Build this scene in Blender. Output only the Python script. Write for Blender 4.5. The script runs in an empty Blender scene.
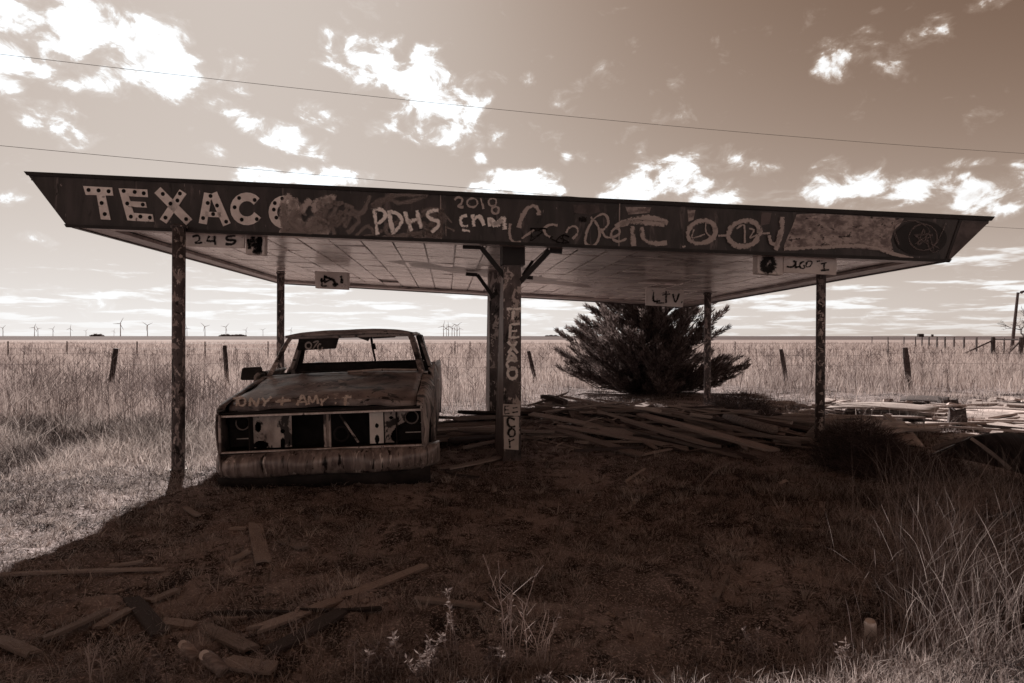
import bpy, bmesh, math, random
import numpy as np
from mathutils import Vector, Matrix, noise as mnoise
random.seed(11); rng = np.random.default_rng(11)
R = math.radians
S = bpy.context.scene; COL = S.collection

# ------------------------------------------------------------------ camera
EYE, F, HOR = 1.42, 640.0, 336.0
cam = bpy.data.objects.new('camera', bpy.data.cameras.new('camera')); COL.objects.link(cam)
cam.data.sensor_width = 36.0; cam.data.lens = 36.0*F/1024.0
cam.data.clip_start = 0.05; cam.data.clip_end = 40000
cam.location = (0, 0, EYE); cam.rotation_euler = (R(90)-math.atan(5.5/F), 0, 0)
S.camera = cam

# ------------------------------------------------------------------ light
SUN_AZ, SUN_EL = R(-25.0), R(32.0)          # azimuth from +Y (view axis), negative = left
sd = bpy.data.lights.new('sun', 'SUN'); sd.energy = 5.0; sd.angle = R(0.5); sd.color = (1.0, 0.93, 0.87)
sun = bpy.data.objects.new('sun', sd); COL.objects.link(sun)
sdir = Vector((math.sin(SUN_AZ)*math.cos(SUN_EL), math.cos(SUN_AZ)*math.cos(SUN_EL), math.sin(SUN_EL)))
sun.rotation_euler = sdir.to_track_quat('Z', 'Y').to_euler(); sun.location = sdir*60

S.cycles.max_bounces = 6; S.cycles.diffuse_bounces = 3; S.cycles.glossy_bounces = 3; S.cycles.transparent_max_bounces = 8; S.cycles.caustics_reflective = False; S.cycles.caustics_refractive = False
S.view_settings.view_transform = 'Standard'; S.view_settings.look = 'None'
S.view_settings.gamma = 1.0; S.view_settings.exposure = 0.6; S.view_settings.use_curve_mapping = False

# ------------------------------------------------------------------ node helpers
class NT:
    def __init__(s, tree): s.t = tree; s.n = tree.nodes; s.l = tree.links
    def new(s, ty, **kw):
        n = s.n.new(ty)
        for k, v in kw.items(): setattr(n, k, v)
        return n
    def put(s, sock, v):
        if isinstance(v, bpy.types.NodeSocket): s.l.new(v, sock)
        elif v is not None: sock.default_value = v
    def m(s, op, a=None, b=None, c=None, clamp=False):
        n = s.n.new('ShaderNodeMath'); n.operation = op; n.use_clamp = clamp
        for i, v in enumerate((a, b, c)):
            if v is not None: s.put(n.inputs[i], v)
        return n.outputs[0]
    def vm(s, op, a=None, b=None):
        n = s.n.new('ShaderNodeVectorMath'); n.operation = op
        if a is not None: s.put(n.inputs[0], a)
        if b is not None: s.put(n.inputs[1], b)
        return n
    def noise(s, vec, scale, detail=4, rough=.55, dist=0):
        n = s.n.new('ShaderNodeTexNoise'); n.inputs['Scale'].default_value = scale
        n.inputs['Detail'].default_value = detail; n.inputs['Roughness'].default_value = rough
        n.inputs['Distortion'].default_value = dist
        if vec is not None: s.l.new(vec, n.inputs['Vector'])
        return n.outputs[0]
    def ss(s, v, a, b, lo=0.0, hi=1.0):
        n = s.n.new('ShaderNodeMapRange'); n.interpolation_type = 'SMOOTHSTEP'
        s.put(n.inputs[0], v); s.put(n.inputs[1], a); s.put(n.inputs[2], b); s.put(n.inputs[3], lo); s.put(n.inputs[4], hi)
        return n.outputs[0]
    def mix(s, f, a, b):
        n = s.n.new('ShaderNodeMix'); n.data_type = 'RGBA'
        s.put(n.inputs[0], f); s.put(n.inputs[6], a); s.put(n.inputs[7], b)
        return n.outputs[2]
    def scale(s, vec, v3):
        n = s.n.new('ShaderNodeMapping'); s.l.new(vec, n.inputs[0]); n.inputs[3].default_value = v3
        return n.outputs[0]

def tone(L):                                # the sepia print tone of the photograph
    k = min(1.0, max(0.0, (L-.12)/.7))
    k1 = min(1.0, max(0.0, (L-.06)/.25))
    return (L*(1.205-.12*k), L*(.935+.045*k), L*(.93-.06*k1+.065*k), 1.0)

# ------------------------------------------------------------------ world: sky with cumulus
W = bpy.data.worlds.new('World'); S.world = W; W.use_nodes = True
def pix_dir(px, py):
    x, z = (px-512)/F, (HOR-py)/F
    return math.atan2(x, 1.0), math.atan2(z, math.hypot(x, 1.0))
CLOUDS = [  # pixel centre, half width, half height, tilt, strength
 (60,30,95,30,.25,1.0),(135,48,75,26,.35,1.0),(20,52,60,18,.1,.8),(72,133,22,16,.5,.9),(30,118,18,8,.3,.6),(5,92,16,12,0,.8),
 (345,52,26,17,.7,.8),(425,98,50,28,.45,1.05),(455,125,34,22,.4,.95),(290,138,34,11,.2,.85),(322,116,18,10,.2,.7),(218,157,14,9,.3,.8),
 (260,180,26,9,.2,.85),(345,182,38,10,-.05,.9),(515,186,40,11,0,.95),(668,184,58,20,-.35,1.05),(700,200,34,9,0,.8),
 (848,57,28,16,-.15,.95),(905,48,34,15,-.35,.85),(988,3,20,9,0,.9),(865,190,52,18,.1,.95),(825,180,24,16,-.3,.8),(930,182,26,6,-.1,.6),
 (1000,192,34,17,-.25,.95),(760,166,18,7,.1,.7),(970,162,18,5,0,.6),(480,157,10,6,0,.7),(700,170,18,7,.2,.55),
 (420,50,8,6,0,.55),(528,80,8,6,0,.6),(566,160,6,6,0,.55),(15,200,14,8,.2,.6),(30,240,22,8,.2,.6)]
def build_world():
    t = NT(W.node_tree); t.n.clear()
    out = t.new('ShaderNodeOutputWorld'); bg = t.new('ShaderNodeBackground')
    t.l.new(bg.outputs[0], out.inputs[0])
    tc = t.new('ShaderNodeTexCoord'); d = tc.outputs['Generated']
    sky = t.new('ShaderNodeTexSky'); sky.sky_type = 'NISHITA'; sky.sun_disc = False
    sky.sun_elevation = SUN_EL; sky.sun_rotation = SUN_AZ
    sky.air_density = 1.0; sky.dust_density = 1.6; sky.ozone_density = 1.0; sky.altitude = 300
    bw = t.new('ShaderNodeRGBToBW'); t.l.new(sky.outputs[0], bw.inputs[0])
    L = t.m('MULTIPLY', bw.outputs[0], SKY_K)
    L = t.m('POWER', L, SKY_P)
    L = t.m('MULTIPLY', t.m('DIVIDE', L, t.m('ADD', L, 1.0)), SKY_A)      # film shoulder
    sx = t.new('ShaderNodeSeparateXYZ'); t.l.new(d, sx.inputs[0])
    az = t.m('ARCTAN2', sx.outputs[0], sx.outputs[1])
    el = t.m('ARCSINE', sx.outputs[2])
    L = t.m('ADD', L, t.m('MULTIPLY', t.m('EXPONENT', t.m('MULTIPLY', t.m('MAXIMUM', el, 0.0), -8.0)), .25))
    # broad cumulus field on a flat cloud base, all round the horizon
    zz = t.m('ADD', t.m('MAXIMUM', sx.outputs[2], 0.0), 0.07)
    cb = t.new('ShaderNodeCombineXYZ')
    t.l.new(t.m('DIVIDE', sx.outputs[0], zz), cb.inputs[0]); t.l.new(t.m('DIVIDE', sx.outputs[1], zz), cb.inputs[1])
    field = t.noise(cb.outputs[0], .95, 5, .62, .2)
    lowband = t.ss(el, .03, .16, 1.0, 0.0)
    fthr = t.m('MULTIPLY_ADD', lowband, -.14, .635)
    fmask = t.ss(t.m('SUBTRACT', field, fthr), -.01, .10)
    fade = t.ss(el, .0, .05, .45, 1.0)
    high = t.ss(el, .30, .5, 1.0, 1.0)
    fmask = t.m('MULTIPLY', t.m('MULTIPLY', fmask, fade), t.ss(el, .12, .24, .80, .20))
    # single clouds
    fine = t.noise(t.scale(d, (1, 1, 1.5)), 19.0, 6, .60, .35)
    big = t.noise(t.scale(d, (1, 1, 1.6)), 4.6, 3, .5)
    bias = None
    for (px, py, w, h, tilt, s) in CLOUDS:
        a0, e0 = pix_dir(px, py)
        c = Vector((math.sin(a0)*math.cos(e0), math.cos(a0)*math.cos(e0), math.sin(e0)))
        e1 = Vector((0, 0, 1)).cross(c).normalized()*-1; e2 = e1.cross(c).normalized()
        if e2.z < 0: e2 = -e2
        ct, st = math.cos(tilt), math.sin(tilt)      # positive tilt falls to the right
        f1, f2 = e1*ct-e2*st, e1*st+e2*ct; f3 = f1.cross(f2)
        mp = t.new('ShaderNodeMapping'); mp.vector_type = 'TEXTURE'; t.l.new(d, mp.inputs[0])
        mp.inputs[1].default_value = c; mp.inputs[2].default_value = Matrix((f1, f2, f3)).transposed().to_euler()
        kk = math.cos(a0)*math.cos(e0)
        mp.inputs[3].default_value = (w/F*kk*1.0, h/F*kk*1.05, .5)
        r2 = t.vm('DOT_PRODUCT', mp.outputs[0], mp.outputs[0]).outputs['Value']
        b = t.m('MULTIPLY_ADD', r2, -.62, s)
        bias = b if bias is None else t.m('MAXIMUM', bias, b)
    bias = t.m('MAXIMUM', bias, -1.0)
    dens = t.m('ADD', t.m('MULTIPLY_ADD', t.m('SUBTRACT', fine, .53), 5.2, t.m('MULTIPLY', bias, .74)), t.m('MULTIPLY', t.m('SUBTRACT', big, .5), 1.2))
    cmask = t.m('MAXIMUM', t.m('POWER', t.ss(dens, -.12, .72), 1.35), t.m('MULTIPLY', t.ss(dens, -.45, .5), .13))
    toward = t.vm('ADD', d, tuple(sdir*.022+Vector((0, 0, .012)))).outputs[0]
    fine2 = t.noise(t.scale(toward, (1, 1, 1.5)), 19.0, 4, .60, .35)
    shade = t.ss(t.m('SUBTRACT', fine2, fine), -.10, .16)
    thick = t.ss(dens, .45, 1.1)
    cl = t.m('SUBTRACT', .92, t.m('MULTIPLY', t.m('MULTIPLY', thick, shade), .46))
    Lf = t.m('MULTIPLY_ADD', fmask, t.m('SUBTRACT', .72, L), L)
    near = t.ss(t.m('COSINE', t.m('SUBTRACT', az, SUN_AZ)), .55, .97, .78, 1.0)
    Lc = t.m('MULTIPLY_ADD', cmask, t.m('SUBTRACT', t.m('MULTIPLY', cl, near), Lf), Lf)
    Lc = t.m('MINIMUM', t.m('MAXIMUM', Lc, .001), 1.3)
    k = 1.0/BG_STRENGTH
    cc = t.new('ShaderNodeCombineXYZ')
    for i, p in enumerate((.76, .97, 1.13)):
        t.l.new(t.m('MULTIPLY', t.m('POWER', t.m('MULTIPLY', Lc, EXPO), p), k/EXPO), cc.inputs[i])
    t.l.new(cc.outputs[0], bg.inputs[0]); bg.inputs[1].default_value = BG_STRENGTH
W.cycles.sampling_method = 'MANUAL'; W.cycles.sample_map_resolution = 256
EXPO = 2**S.view_settings.exposure
BG_STRENGTH = 0.1; SKY_K = 0.180; SKY_P = 2.1; SKY_A = .37
build_world()

# ------------------------------------------------------------------ object helpers
def link(o): COL.objects.link(o); return o
def tag(o, label=None, cat=None, group=None, kind=None):
    if label: o['label'] = label
    if cat: o['category'] = cat
    if group: o['group'] = group
    if kind: o['kind'] = kind
    return o
def empty(name, loc=(0, 0, 0), rz=0):
    o = bpy.data.objects.new(name, None); o.empty_display_size = .2; link(o)
    o.location = loc; o.rotation_euler = (0, 0, rz); return o

class MB:                                    # collects geometry for one mesh
    def __init__(s): s.v = []; s.f = []
    def add(s, vs, fs):
        b = len(s.v); s.v += [tuple(p) for p in vs]; s.f += [tuple(i+b for i in f) for f in fs]; return s
    def box(s, c, size, M=None):
        hx, hy, hz = [q*.5 for q in size]
        vs = [Vector((x*hx, y*hy, z*hz)) for z in (-1, 1) for y in (-1, 1) for x in (-1, 1)]
        if M is not None: vs = [M @ p for p in vs]
        vs = [p+Vector(c) for p in vs]
        return s.add(vs, [(0,2,3,1),(4,5,7,6),(0,1,5,4),(2,6,7,3),(0,4,6,2),(1,3,7,5)])
    def hexa(s, p8):                         # 4 bottom then 4 top, same winding
        return s.add(p8, [(3,2,1,0),(4,5,6,7),(0,1,5,4),(1,2,6,5),(2,3,7,6),(3,0,4,7)])
    def tube(s, pts, radii, n=6, cap=True):
        pts = [Vector(p) for p in pts]; b = len(s.v); k = len(pts)
        if not hasattr(radii, '__len__'): radii = [radii]*k
        ref = None
        for i, p in enumerate(pts):
            d = (pts[min(i+1, k-1)]-pts[max(i-1, 0)])
            d = d.normalized() if d.length > 1e-9 else Vector((0, 0, 1))
            if ref is None: ref = d.orthogonal().normalized()
            ref = (ref-d*ref.dot(d)); ref = ref.normalized() if ref.length > 1e-6 else d.orthogonal().normalized()
            q = d.cross(ref)
            for j in range(n):
                a = 2*math.pi*j/n
                s.v.append(tuple(p+(ref*math.cos(a)+q*math.sin(a))*radii[i]))
        for i in range(k-1):
            for j in range(n):
                s.f.append((b+i*n+j, b+i*n+(j+1) % n, b+(i+1)*n+(j+1) % n, b+(i+1)*n+j))
        if cap:
            s.f.append(tuple(b+j for j in range(n))[::-1]); s.f.append(tuple(b+(k-1)*n+j for j in range(n)))
        return s
    def grid(s, fn, us, vs_):
        b = len(s.v); nu, nv = len(us), len(vs_)
        for v in vs_:
            for u in us: s.v.append(tuple(fn(u, v)))
        for j in range(nv-1):
            for i in range(nu-1):
                s.f.append((b+j*nu+i, b+j*nu+i+1, b+(j+1)*nu+i+1, b+(j+1)*nu+i))
        return s
    def mesh(s, name, mat, smooth=False):
        me = bpy.data.meshes.new(name); me.from_pydata(s.v, [], s.f); me.update()
        if mat: me.materials.append(mat)
        if smooth: me.polygons.foreach_set('use_smooth', [True]*len(me.polygons))
        return me
    def build(s, name, mat, parent=None, smooth=False, world=False, solid=0, bevel=0):
        o = link(bpy.data.objects.new(name, s.mesh(name, mat, smooth)))
        if parent:
            o.parent = parent
            if world and parent.parent is None: o.location = -parent.location
        if solid:
            m = o.modifiers.new('thick', 'SOLIDIFY'); m.thickness = solid; m.offset = -1
        if bevel:
            m = o.modifiers.new('edge', 'BEVEL'); m.width = bevel; m.segments = 2; m.limit_method = 'ANGLE'
        return o
def lin(a, b, n): return [a+(b-a)*i/(n-1) for i in range(n)]

# ------------------------------------------------------------------ terrain
LAT = rng.random((128, 128))
def lattice(x, y):
    xi = np.floor(x).astype(int); yi = np.floor(y).astype(int); fx = x-xi; fy = y-yi
    fx = fx*fx*(3-2*fx); fy = fy*fy*(3-2*fy); a, b, c, d = xi % 128, (xi+1) % 128, yi % 128, (yi+1) % 128
    return (LAT[a, c]*(1-fx)+LAT[b, c]*fx)*(1-fy)+(LAT[a, d]*(1-fx)+LAT[b, d]*fx)*fy
def gz(x, y):
    x = np.asarray(x, float); y = np.asarray(y, float)
    h = .028*np.sin(.9*x+1.3)*np.sin(.8*y+.4) + .016*np.sin(2.3*x+.7*y) + .010*np.sin(3.9*y-1.7*x+.6)
    h = h + .006*np.sin(7.1*x+5.3*y)*np.sin(6.3*y-2.1*x)
    nr = np.clip((14-y)/3, 0, 1)*np.clip((8-np.abs(x))/1, 0, 1)
    h = h + nr*(.036*(lattice(x*2.6, y*2.6)-.5)+.030*(lattice(x*7.3+9, y*7.3)-.5)+.014*(lattice(x*17+3, y*17+5)-.5))
    far = np.clip((y-40)/200, 0, 1)
    h = h*(1-far) + .22*np.clip((x-1.0)/4, 0, 1)*np.clip((y-12)/3, 0, 1)*0
    return h
def g(x, y): return float(gz(x, y))
def P(px, py, d): return Vector(((px-512)/F*d, d, EYE-(py-HOR)/F*d))
def on_ground(px, py, h=0.0):               # the ground point under a pixel (at height h above the ground)
    d = (EYE-h)*F/(py-HOR)
    for _ in range(4):
        x = (px-512)/F*d; d = (EYE-h-g(x, d))*F/(py-HOR)
    x = (px-512)/F*d
    return Vector((x, d, g(x, d)+h))

# ------------------------------------------------------------------ materials
MATS = {}
def base_mat(name):
    m = bpy.data.materials.new(name); m.use_nodes = True; t = NT(m.node_tree)
    b = t.n['Principled BSDF']; MATS[name] = m
    return m, t, b
def surface(name, lo, hi, scale=6, stretch=(1, 1, 1), rough=.8, spots=None, bump=.2, rand=.0, detail=5, lohi=(.35, .65), bscale=None, metal=0, coord='Object'):
    """two-tone weathered surface; spots = (tone, scale, threshold, softness)"""
    m, t, b = base_mat(name)
    tc = t.new('ShaderNodeTexCoord'); c = t.scale(tc.outputs[coord], stretch)
    oi = t.new('ShaderNodeObjectInfo')
    off = t.vm('ADD', c, None); cr = t.new('ShaderNodeCombineXYZ')
    for i in range(3): t.l.new(t.m('MULTIPLY', oi.outputs['Random'], (13.7, 7.3, 5.1)[i]), cr.inputs[i])
    t.l.new(cr.outputs[0], off.inputs[1]); c = off.outputs[0]
    n1 = t.noise(c, scale, detail, .62, .3)
    col = t.mix(t.ss(n1, lohi[0], lohi[1]), tone(lo), tone(hi))
    if spots:
        for (L, sc, th, so) in spots:
            col = t.mix(t.ss(t.noise(c, sc, 4, .65, .4), th, th+so), col, tone(L))
    if rand:
        hs = t.new('ShaderNodeHueSaturation'); t.l.new(col, hs.inputs['Color'])
        t.l.new(t.m('MULTIPLY_ADD', oi.outputs['Random'], 2*rand, 1-rand), hs.inputs['Value']); col = hs.outputs[0]
    t.l.new(col, b.inputs['Base Color']); b.inputs['Roughness'].default_value = rough; b.inputs['Metallic'].default_value = metal
    b.inputs['Specular IOR Level'].default_value = .3
    if bump:
        bp = t.new('ShaderNodeBump'); bp.inputs['Strength'].default_value = bump; bp.inputs['Distance'].default_value = .02
        t.l.new(t.noise(c, bscale or scale*4, 3, .7), bp.inputs['Height']); t.l.new(bp.outputs[0], b.inputs['Normal'])
    return m
def blade_mat(name, lo, hi, trans=.45):
    m, t, b = base_mat(name); t.n.remove(b); out = t.n['Material Output']
    at = t.new('ShaderNodeAttribute'); at.attribute_name = 'tint'
    col = t.mix(at.outputs['Fac'], tone(lo), tone(hi))
    d = t.new('ShaderNodeBsdfDiffuse'); tr = t.new('ShaderNodeBsdfTranslucent'); mx = t.new('ShaderNodeMixShader')
    t.l.new(col, d.inputs[0]); t.l.new(col, tr.inputs[0]); mx.inputs[0].default_value = trans
    t.l.new(d.outputs[0], mx.inputs[1]); t.l.new(tr.outputs[0], mx.inputs[2]); t.l.new(mx.outputs[0], out.inputs[0])
    return m
def paint_mat(name, L, solid=.75, grain=30, soft=.35):
    """sprayed or brushed paint film: worn through by noise, soft towards the stroke edge"""
    m, t, b = base_mat(name)
    at = t.new('ShaderNodeAttribute'); at.attribute_name = 'edge'
    tc = t.new('ShaderNodeTexCoord'); n = t.noise(tc.outputs['Object'], grain, 6, .7)
    n2 = t.noise(tc.outputs['Object'], 5, 4, .6)
    a = t.m('SUBTRACT', t.m('ADD', t.m('MULTIPLY', n, .9), t.m('MULTIPLY', n2, .6)), t.m('MULTIPLY', at.outputs['Fac'], soft))
    al = t.m('MULTIPLY', t.ss(a, .38, .62), solid)
    b.inputs['Base Color'].default_value = tone(L); b.inputs['Roughness'].default_value = .75; b.inputs['Specular IOR Level'].default_value = .2
    t.l.new(al, b.inputs['Alpha'])
    return m

def soil(L): return (L*1.13, L*.955, L*.945, 1.0)
def ground_mat():
    m, t, b = base_mat('ground')
    tc = t.new('ShaderNodeTexCoord'); c = tc.outputs['Object']
    n1 = t.noise(c, .9, 6, .65, .5); n2 = t.noise(c, 9, 5, .7); n3 = t.noise(c, 75, 2, .6)
    col = t.mix(t.ss(n1, .38, .62), soil(.16), soil(.38))
    col = t.mix(t.ss(t.m('ADD', n2, t.m('MULTIPLY', t.m('SUBTRACT', t.noise(c, 2.2, 4, .6), .5), .8)), .45, .63), col, soil(.055))
    col = t.mix(t.ss(n3, .56, .64), col, soil(.58))
    # dry prairie further out, long streaks of mown and unmown strips
    sx = t.new('ShaderNodeSeparateXYZ'); t.l.new(c, sx.inputs[0])
    st = t.noise(t.scale(c, (.012, .05, 1)), 1.0, 6, .6)
    far = t.mix(t.ss(st, .35, .65), tone(.24), tone(.36))
    col = t.mix(t.ss(sx.outputs[1], 14, 40), col, far)
    edge = t.m('MULTIPLY_ADD', t.noise(t.scale(c, (.004, .004, 1)), 1.0, 3), 160, sx.outputs[1])
    col = t.mix(t.ss(edge, 300, 340), col, tone(.10))
    t.l.new(col, b.inputs['Base Color']); b.inputs['Roughness'].default_value = .95; b.inputs['Specular IOR Level'].default_value = .05
    bp = t.new('ShaderNodeBump'); bp.inputs['Strength'].default_value = .9; bp.inputs['Distance'].default_value = .03
    hh = t.noise(c, 22, 5, .75)
    t.l.new(hh, bp.inputs['Height']); t.l.new(bp.outputs[0], b.inputs['Normal'])
    return m
M_GROUND = ground_mat()
M_WOOD = surface('weathered_wood', .19, .40, 3.2, (1.2, 14, 14), .85, [(.04, 2.5, .62, .1)], .5, .38, bscale=6)
M_WOODD = surface('dark_wood', .03, .09, 3.2, (1.2, 14, 14), .85, None, .5, .35, bscale=6)
M_WOODF = surface('bleached_wood', .22, .46, 3.2, (1.2, 14, 14), .85, [(.10, 2.5, .62, .1)], .5, .25, bscale=6)
M_WOODP = surface('pale_board', .30, .55, 3.0, (1.2, 12, 12), .8, [(.12, 2.5, .6, .1)], .4, .25, bscale=6)
M_ENAMEL = surface('dark_enamel', .026, .050, 1.6, (3.5, 1, .8), .42, [(.12, 2.0, .60, .12), (.014, 4, .60, .1), (.22, 7, .68, .04)], .15, .0, bscale=1.2)
M_TRIM = surface('dark_trim', .012, .022, 3, (1, 1, 1), .6, None, .1)
M_PATCH = surface('flaked_paint', .14, .40, 9, (1, 1, 1.6), .8, [(.05, 11, .58, .06), (.45, 6, .62, .06)], .3)
M_CEIL = surface('ceiling_paint', .74, .92, 1.3, (.6, 3.2, 1), .17, [(.34, 1.7, .50, .14), (.12, 2.9, .62, .06), (.16, 9, .66, .04)], .30, .16, bscale=2.2); ROUGH_C = .26
M_CEIL.node_tree.nodes['Principled BSDF'].inputs['Roughness'].default_value = ROUGH_C
M_CEIL.node_tree.nodes['Principled BSDF'].inputs['Coat Weight'].default_value = .9; M_CEIL.node_tree.nodes['Principled BSDF'].inputs['Coat Roughness'].default_value = .22
M_CEIL.node_tree.nodes['Principled BSDF'].inputs['Specular IOR Level'].default_value = .9
M_SOFF = surface('soffit_board', .20, .34, 2.2, (1, 2, 1), .3, [(.10, 3, .58, .1)], .1)
M_POST = surface('steel_post', .04, .09, 7, (1, 1, .6), .6, [(.26, 11, .53, .05), (.015, 7, .58, .06), (.48, 18, .60, .03)], .3)
M_POSTB = surface('beam_paint', .05, .13, 5, (1, 1, .5), .6, [(.40, 9, .55, .05), (.015, 6, .55, .06), (.5, 17, .62, .03)], .3)
M_FLANGE = surface('beam_flange', .16, .28, 5, (1, 1, .4), .6, [(.05, 7, .62, .08)], .2)
M_SIGN = surface('sign_board', .50, .66, 3, (1, 1, 1), .6, [(.20, 6, .6, .1)], .1)
M_CAR = surface('rusted_car_paint', .11, .30, 2.8, (1, 1, 1), .36, [(.02, 3.0, .54, .07), (.50, 4.4, .60, .06), (.70, 12, .61, .03), (.02, 12, .60, .04)], .25, .0, bscale=22)
M_CARL = surface('scraped_car_paint', .20, .45, 3.5, (1.5, 2.4, .7), .5, [(.025, 4, .52, .06), (.55, 7, .60, .05)], .35, bscale=16)
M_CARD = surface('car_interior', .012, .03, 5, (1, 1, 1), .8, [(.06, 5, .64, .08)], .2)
M_BUMP = surface('stained_bumper', .15, .36, 2.6, (6, 4, .7), .34, [(.62, 3.2, .585, .08), (.016, 3, .54, .1), (.45, 1.2, .64, .05)], .25, metal=.2)
M_CHROME = surface('dull_chrome', .40, .62, 8, (2, 1, 1), .35, [(.07, 8, .62, .06)], .1, metal=.4)
M_PANEL = surface('bare_panel', .28, .55, 6, (1, 1, .7), .6, [(.035, 5, .54, .06), (.55, 7, .66, .05)], .2)
M_WHITEP = surface('white_bracket', .66, .80, 6, (1, 1, .7), .5, [(.12, 9, .64, .05)], .1)
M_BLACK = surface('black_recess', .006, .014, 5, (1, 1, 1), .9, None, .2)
M_SHEET = surface('roof_sheet', .035, .07, 2, (1, 8, 1), .55, [(.14, 3, .62, .1)], .2)
M_BARK = surface('bark', .05, .10, 8, (1, 1, .3), .9, None, .6)
M_FARTREE = surface('far_foliage', .03, .05, 3, (1, 1, 1), .9, None, 0)
M_TURB = surface('turbine_white', .40, .45, 3, (1, 1, 1), .6, None, 0)
M_WIRE = surface('wire', .05, .06, 3, (1, 1, 1), .6, None, 0)
M_LOGEND = surface('cut_log_end', .55, .68, 8, (1, 1, 1), .8, None, .2)
M_CAN = surface('faded_can', .60, .75, 9, (1, 1, .4), .4, [(.06, 12, .6, .06)], .05, metal=.3)
M_RUBBLE = surface('plaster_rubble', .28, .52, 3, (1, 1, 1), .9, [(.10, 4, .56, .1)], .4, .25)
M_GRASS = blade_mat('dry_grass', .13, .56, .42)
M_STUB = blade_mat('short_grass', .045, .68, .35)
M_STALK = blade_mat('weed_stalk', .05, .16, .2)
M_CEDAR = blade_mat('cedar_needles', .04, .24, .38)
M_BRUSH = blade_mat('brush_twigs', .03, .12, .15)
M_WEED = blade_mat('weed_leaf', .10, .32, .35)
P_WHITE = paint_mat('letter_white', .50, .97, 22, .05)
P_SPRAY = paint_mat('spray_pale', .85, 1.0, 40, .25)
P_SPRAYM = paint_mat('spray_mid', .46, .85, 30, .28)
P_GHOST = paint_mat('spray_ghost', .34, .45, 16, .4)
P_EMBL = paint_mat('emblem_line', .16, .6, 30, .3)
P_BLACK = paint_mat('spray_black', .010, .92, 40, .35)
P_BULB = paint_mat('bulb_socket', .008, 1.0, 40, .0)

# ------------------------------------------------------------------ ground sheet
def graded(lo, hi, step, outer, grow):
    a = list(np.arange(lo, hi+1e-6, step)); s = step
    while a[-1] < outer: s *= grow; a.append(a[-1]+s)
    s = step; b = []; p = lo
    while p > -outer: s *= grow; p -= s; b.append(p)
    return np.array(b[::-1]+a)
gx = graded(-6.5, 7.0, .075, 9000, 1.16); gy = graded(.6, 12.5, .075, 9000, 1.14)
gy = gy[gy > -60]
XX, YY = np.meshgrid(gx, gy); ZZ = gz(XX, YY)
nearm = (np.abs(XX) < 7.2) & (YY < 13) & (YY > .3)
ZZ = ZZ + nearm*rng.normal(0, .0075, ZZ.shape)
nv, nu = XX.shape
me = bpy.data.meshes.new('ground')
idx = np.arange(nu*nv).reshape(nv, nu)
q = np.stack([idx[:-1, :-1], idx[:-1, 1:], idx[1:, 1:], idx[1:, :-1]], -1).reshape(-1, 4)
me.from_pydata(np.stack([XX, YY, ZZ], -1).reshape(-1, 3).tolist(), [], q.tolist()); me.materials.append(M_GROUND)
me.polygons.foreach_set('use_smooth', [True]*len(me.polygons))
go = link(bpy.data.objects.new('ground', me)); tag(go, kind='structure')

# ------------------------------------------------------------------ blades of grass (numpy)
def blades(name, x, y, h, w, lean, mat, tint, seg=2, z0=None, droop=1.0, az=None, parent=None, dirv=None):
    n = len(x); z = gz(x, y)-.01 if z0 is None else z0
    a = rng.uniform(0, 2*np.pi, n) if az is None else az
    ld = rng.uniform(0, 2*np.pi, n) if dirv is None else dirv
    cols = 2*seg+1
    V = np.zeros((n, cols, 3))
    for k in range(seg+1):
        f = k/seg
        cx = x+np.cos(ld)*lean*h*f**1.8; cy = y+np.sin(ld)*lean*h*f**1.8
        cz = z+h*f*np.sqrt(np.clip(1-(lean*f)**2*.5*droop, .15, 1))
        if k == seg: V[:, cols-1] = np.stack([cx, cy, cz], -1)
        else:
            ww = w*(1-.55*f)*.5
            V[:, 2*k] = np.stack([cx-np.cos(a)*ww, cy-np.sin(a)*ww, cz], -1)
            V[:, 2*k+1] = np.stack([cx+np.cos(a)*ww, cy+np.sin(a)*ww, cz], -1)
    T = []
    for k in range(seg-1):
        T += [(2*k, 2*k+1, 2*k+3), (2*k, 2*k+3, 2*k+2)]
    T.append((2*seg-2, 2*seg-1, cols-1))
    T = np.array(T); Fc = (T[None]+(np.arange(n)*cols)[:, None, None]).reshape(-1, 3)
    return tri_object(name, V.reshape(-1, 3), Fc, mat, np.repeat(tint, cols), parent)
def tri_object(name, V, Fc, mat, tint=None, parent=None):
    me = bpy.data.meshes.new(name); nt = len(Fc)
    me.vertices.add(len(V)); me.vertices.foreach_set('co', V.astype(np.float32).ravel())
    me.loops.add(nt*3); me.loops.foreach_set('vertex_index', Fc.astype(np.int32).ravel())
    me.polygons.add(nt); me.polygons.foreach_set('loop_start', np.arange(0, nt*3, 3, dtype=np.int32))
    if tint is not None:
        at = me.attributes.new('tint', 'FLOAT', 'POINT'); at.data.foreach_set('value', tint.astype(np.float32))
    me.update(); me.validate(); me.materials.append(mat)
    o = link(bpy.data.objects.new(name, me))
    if parent: o.parent = parent
    return o
def patch_noise(x, y, s, seed=0.0):
    return .5+.25*np.sin(x*s+seed)*np.cos(y*s*1.1+seed*2)+.15*np.sin(x*s*2.3+y*s*1.7+seed)+.10*np.sin(y*s*4.1-x*s*3.3+2*seed)

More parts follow.
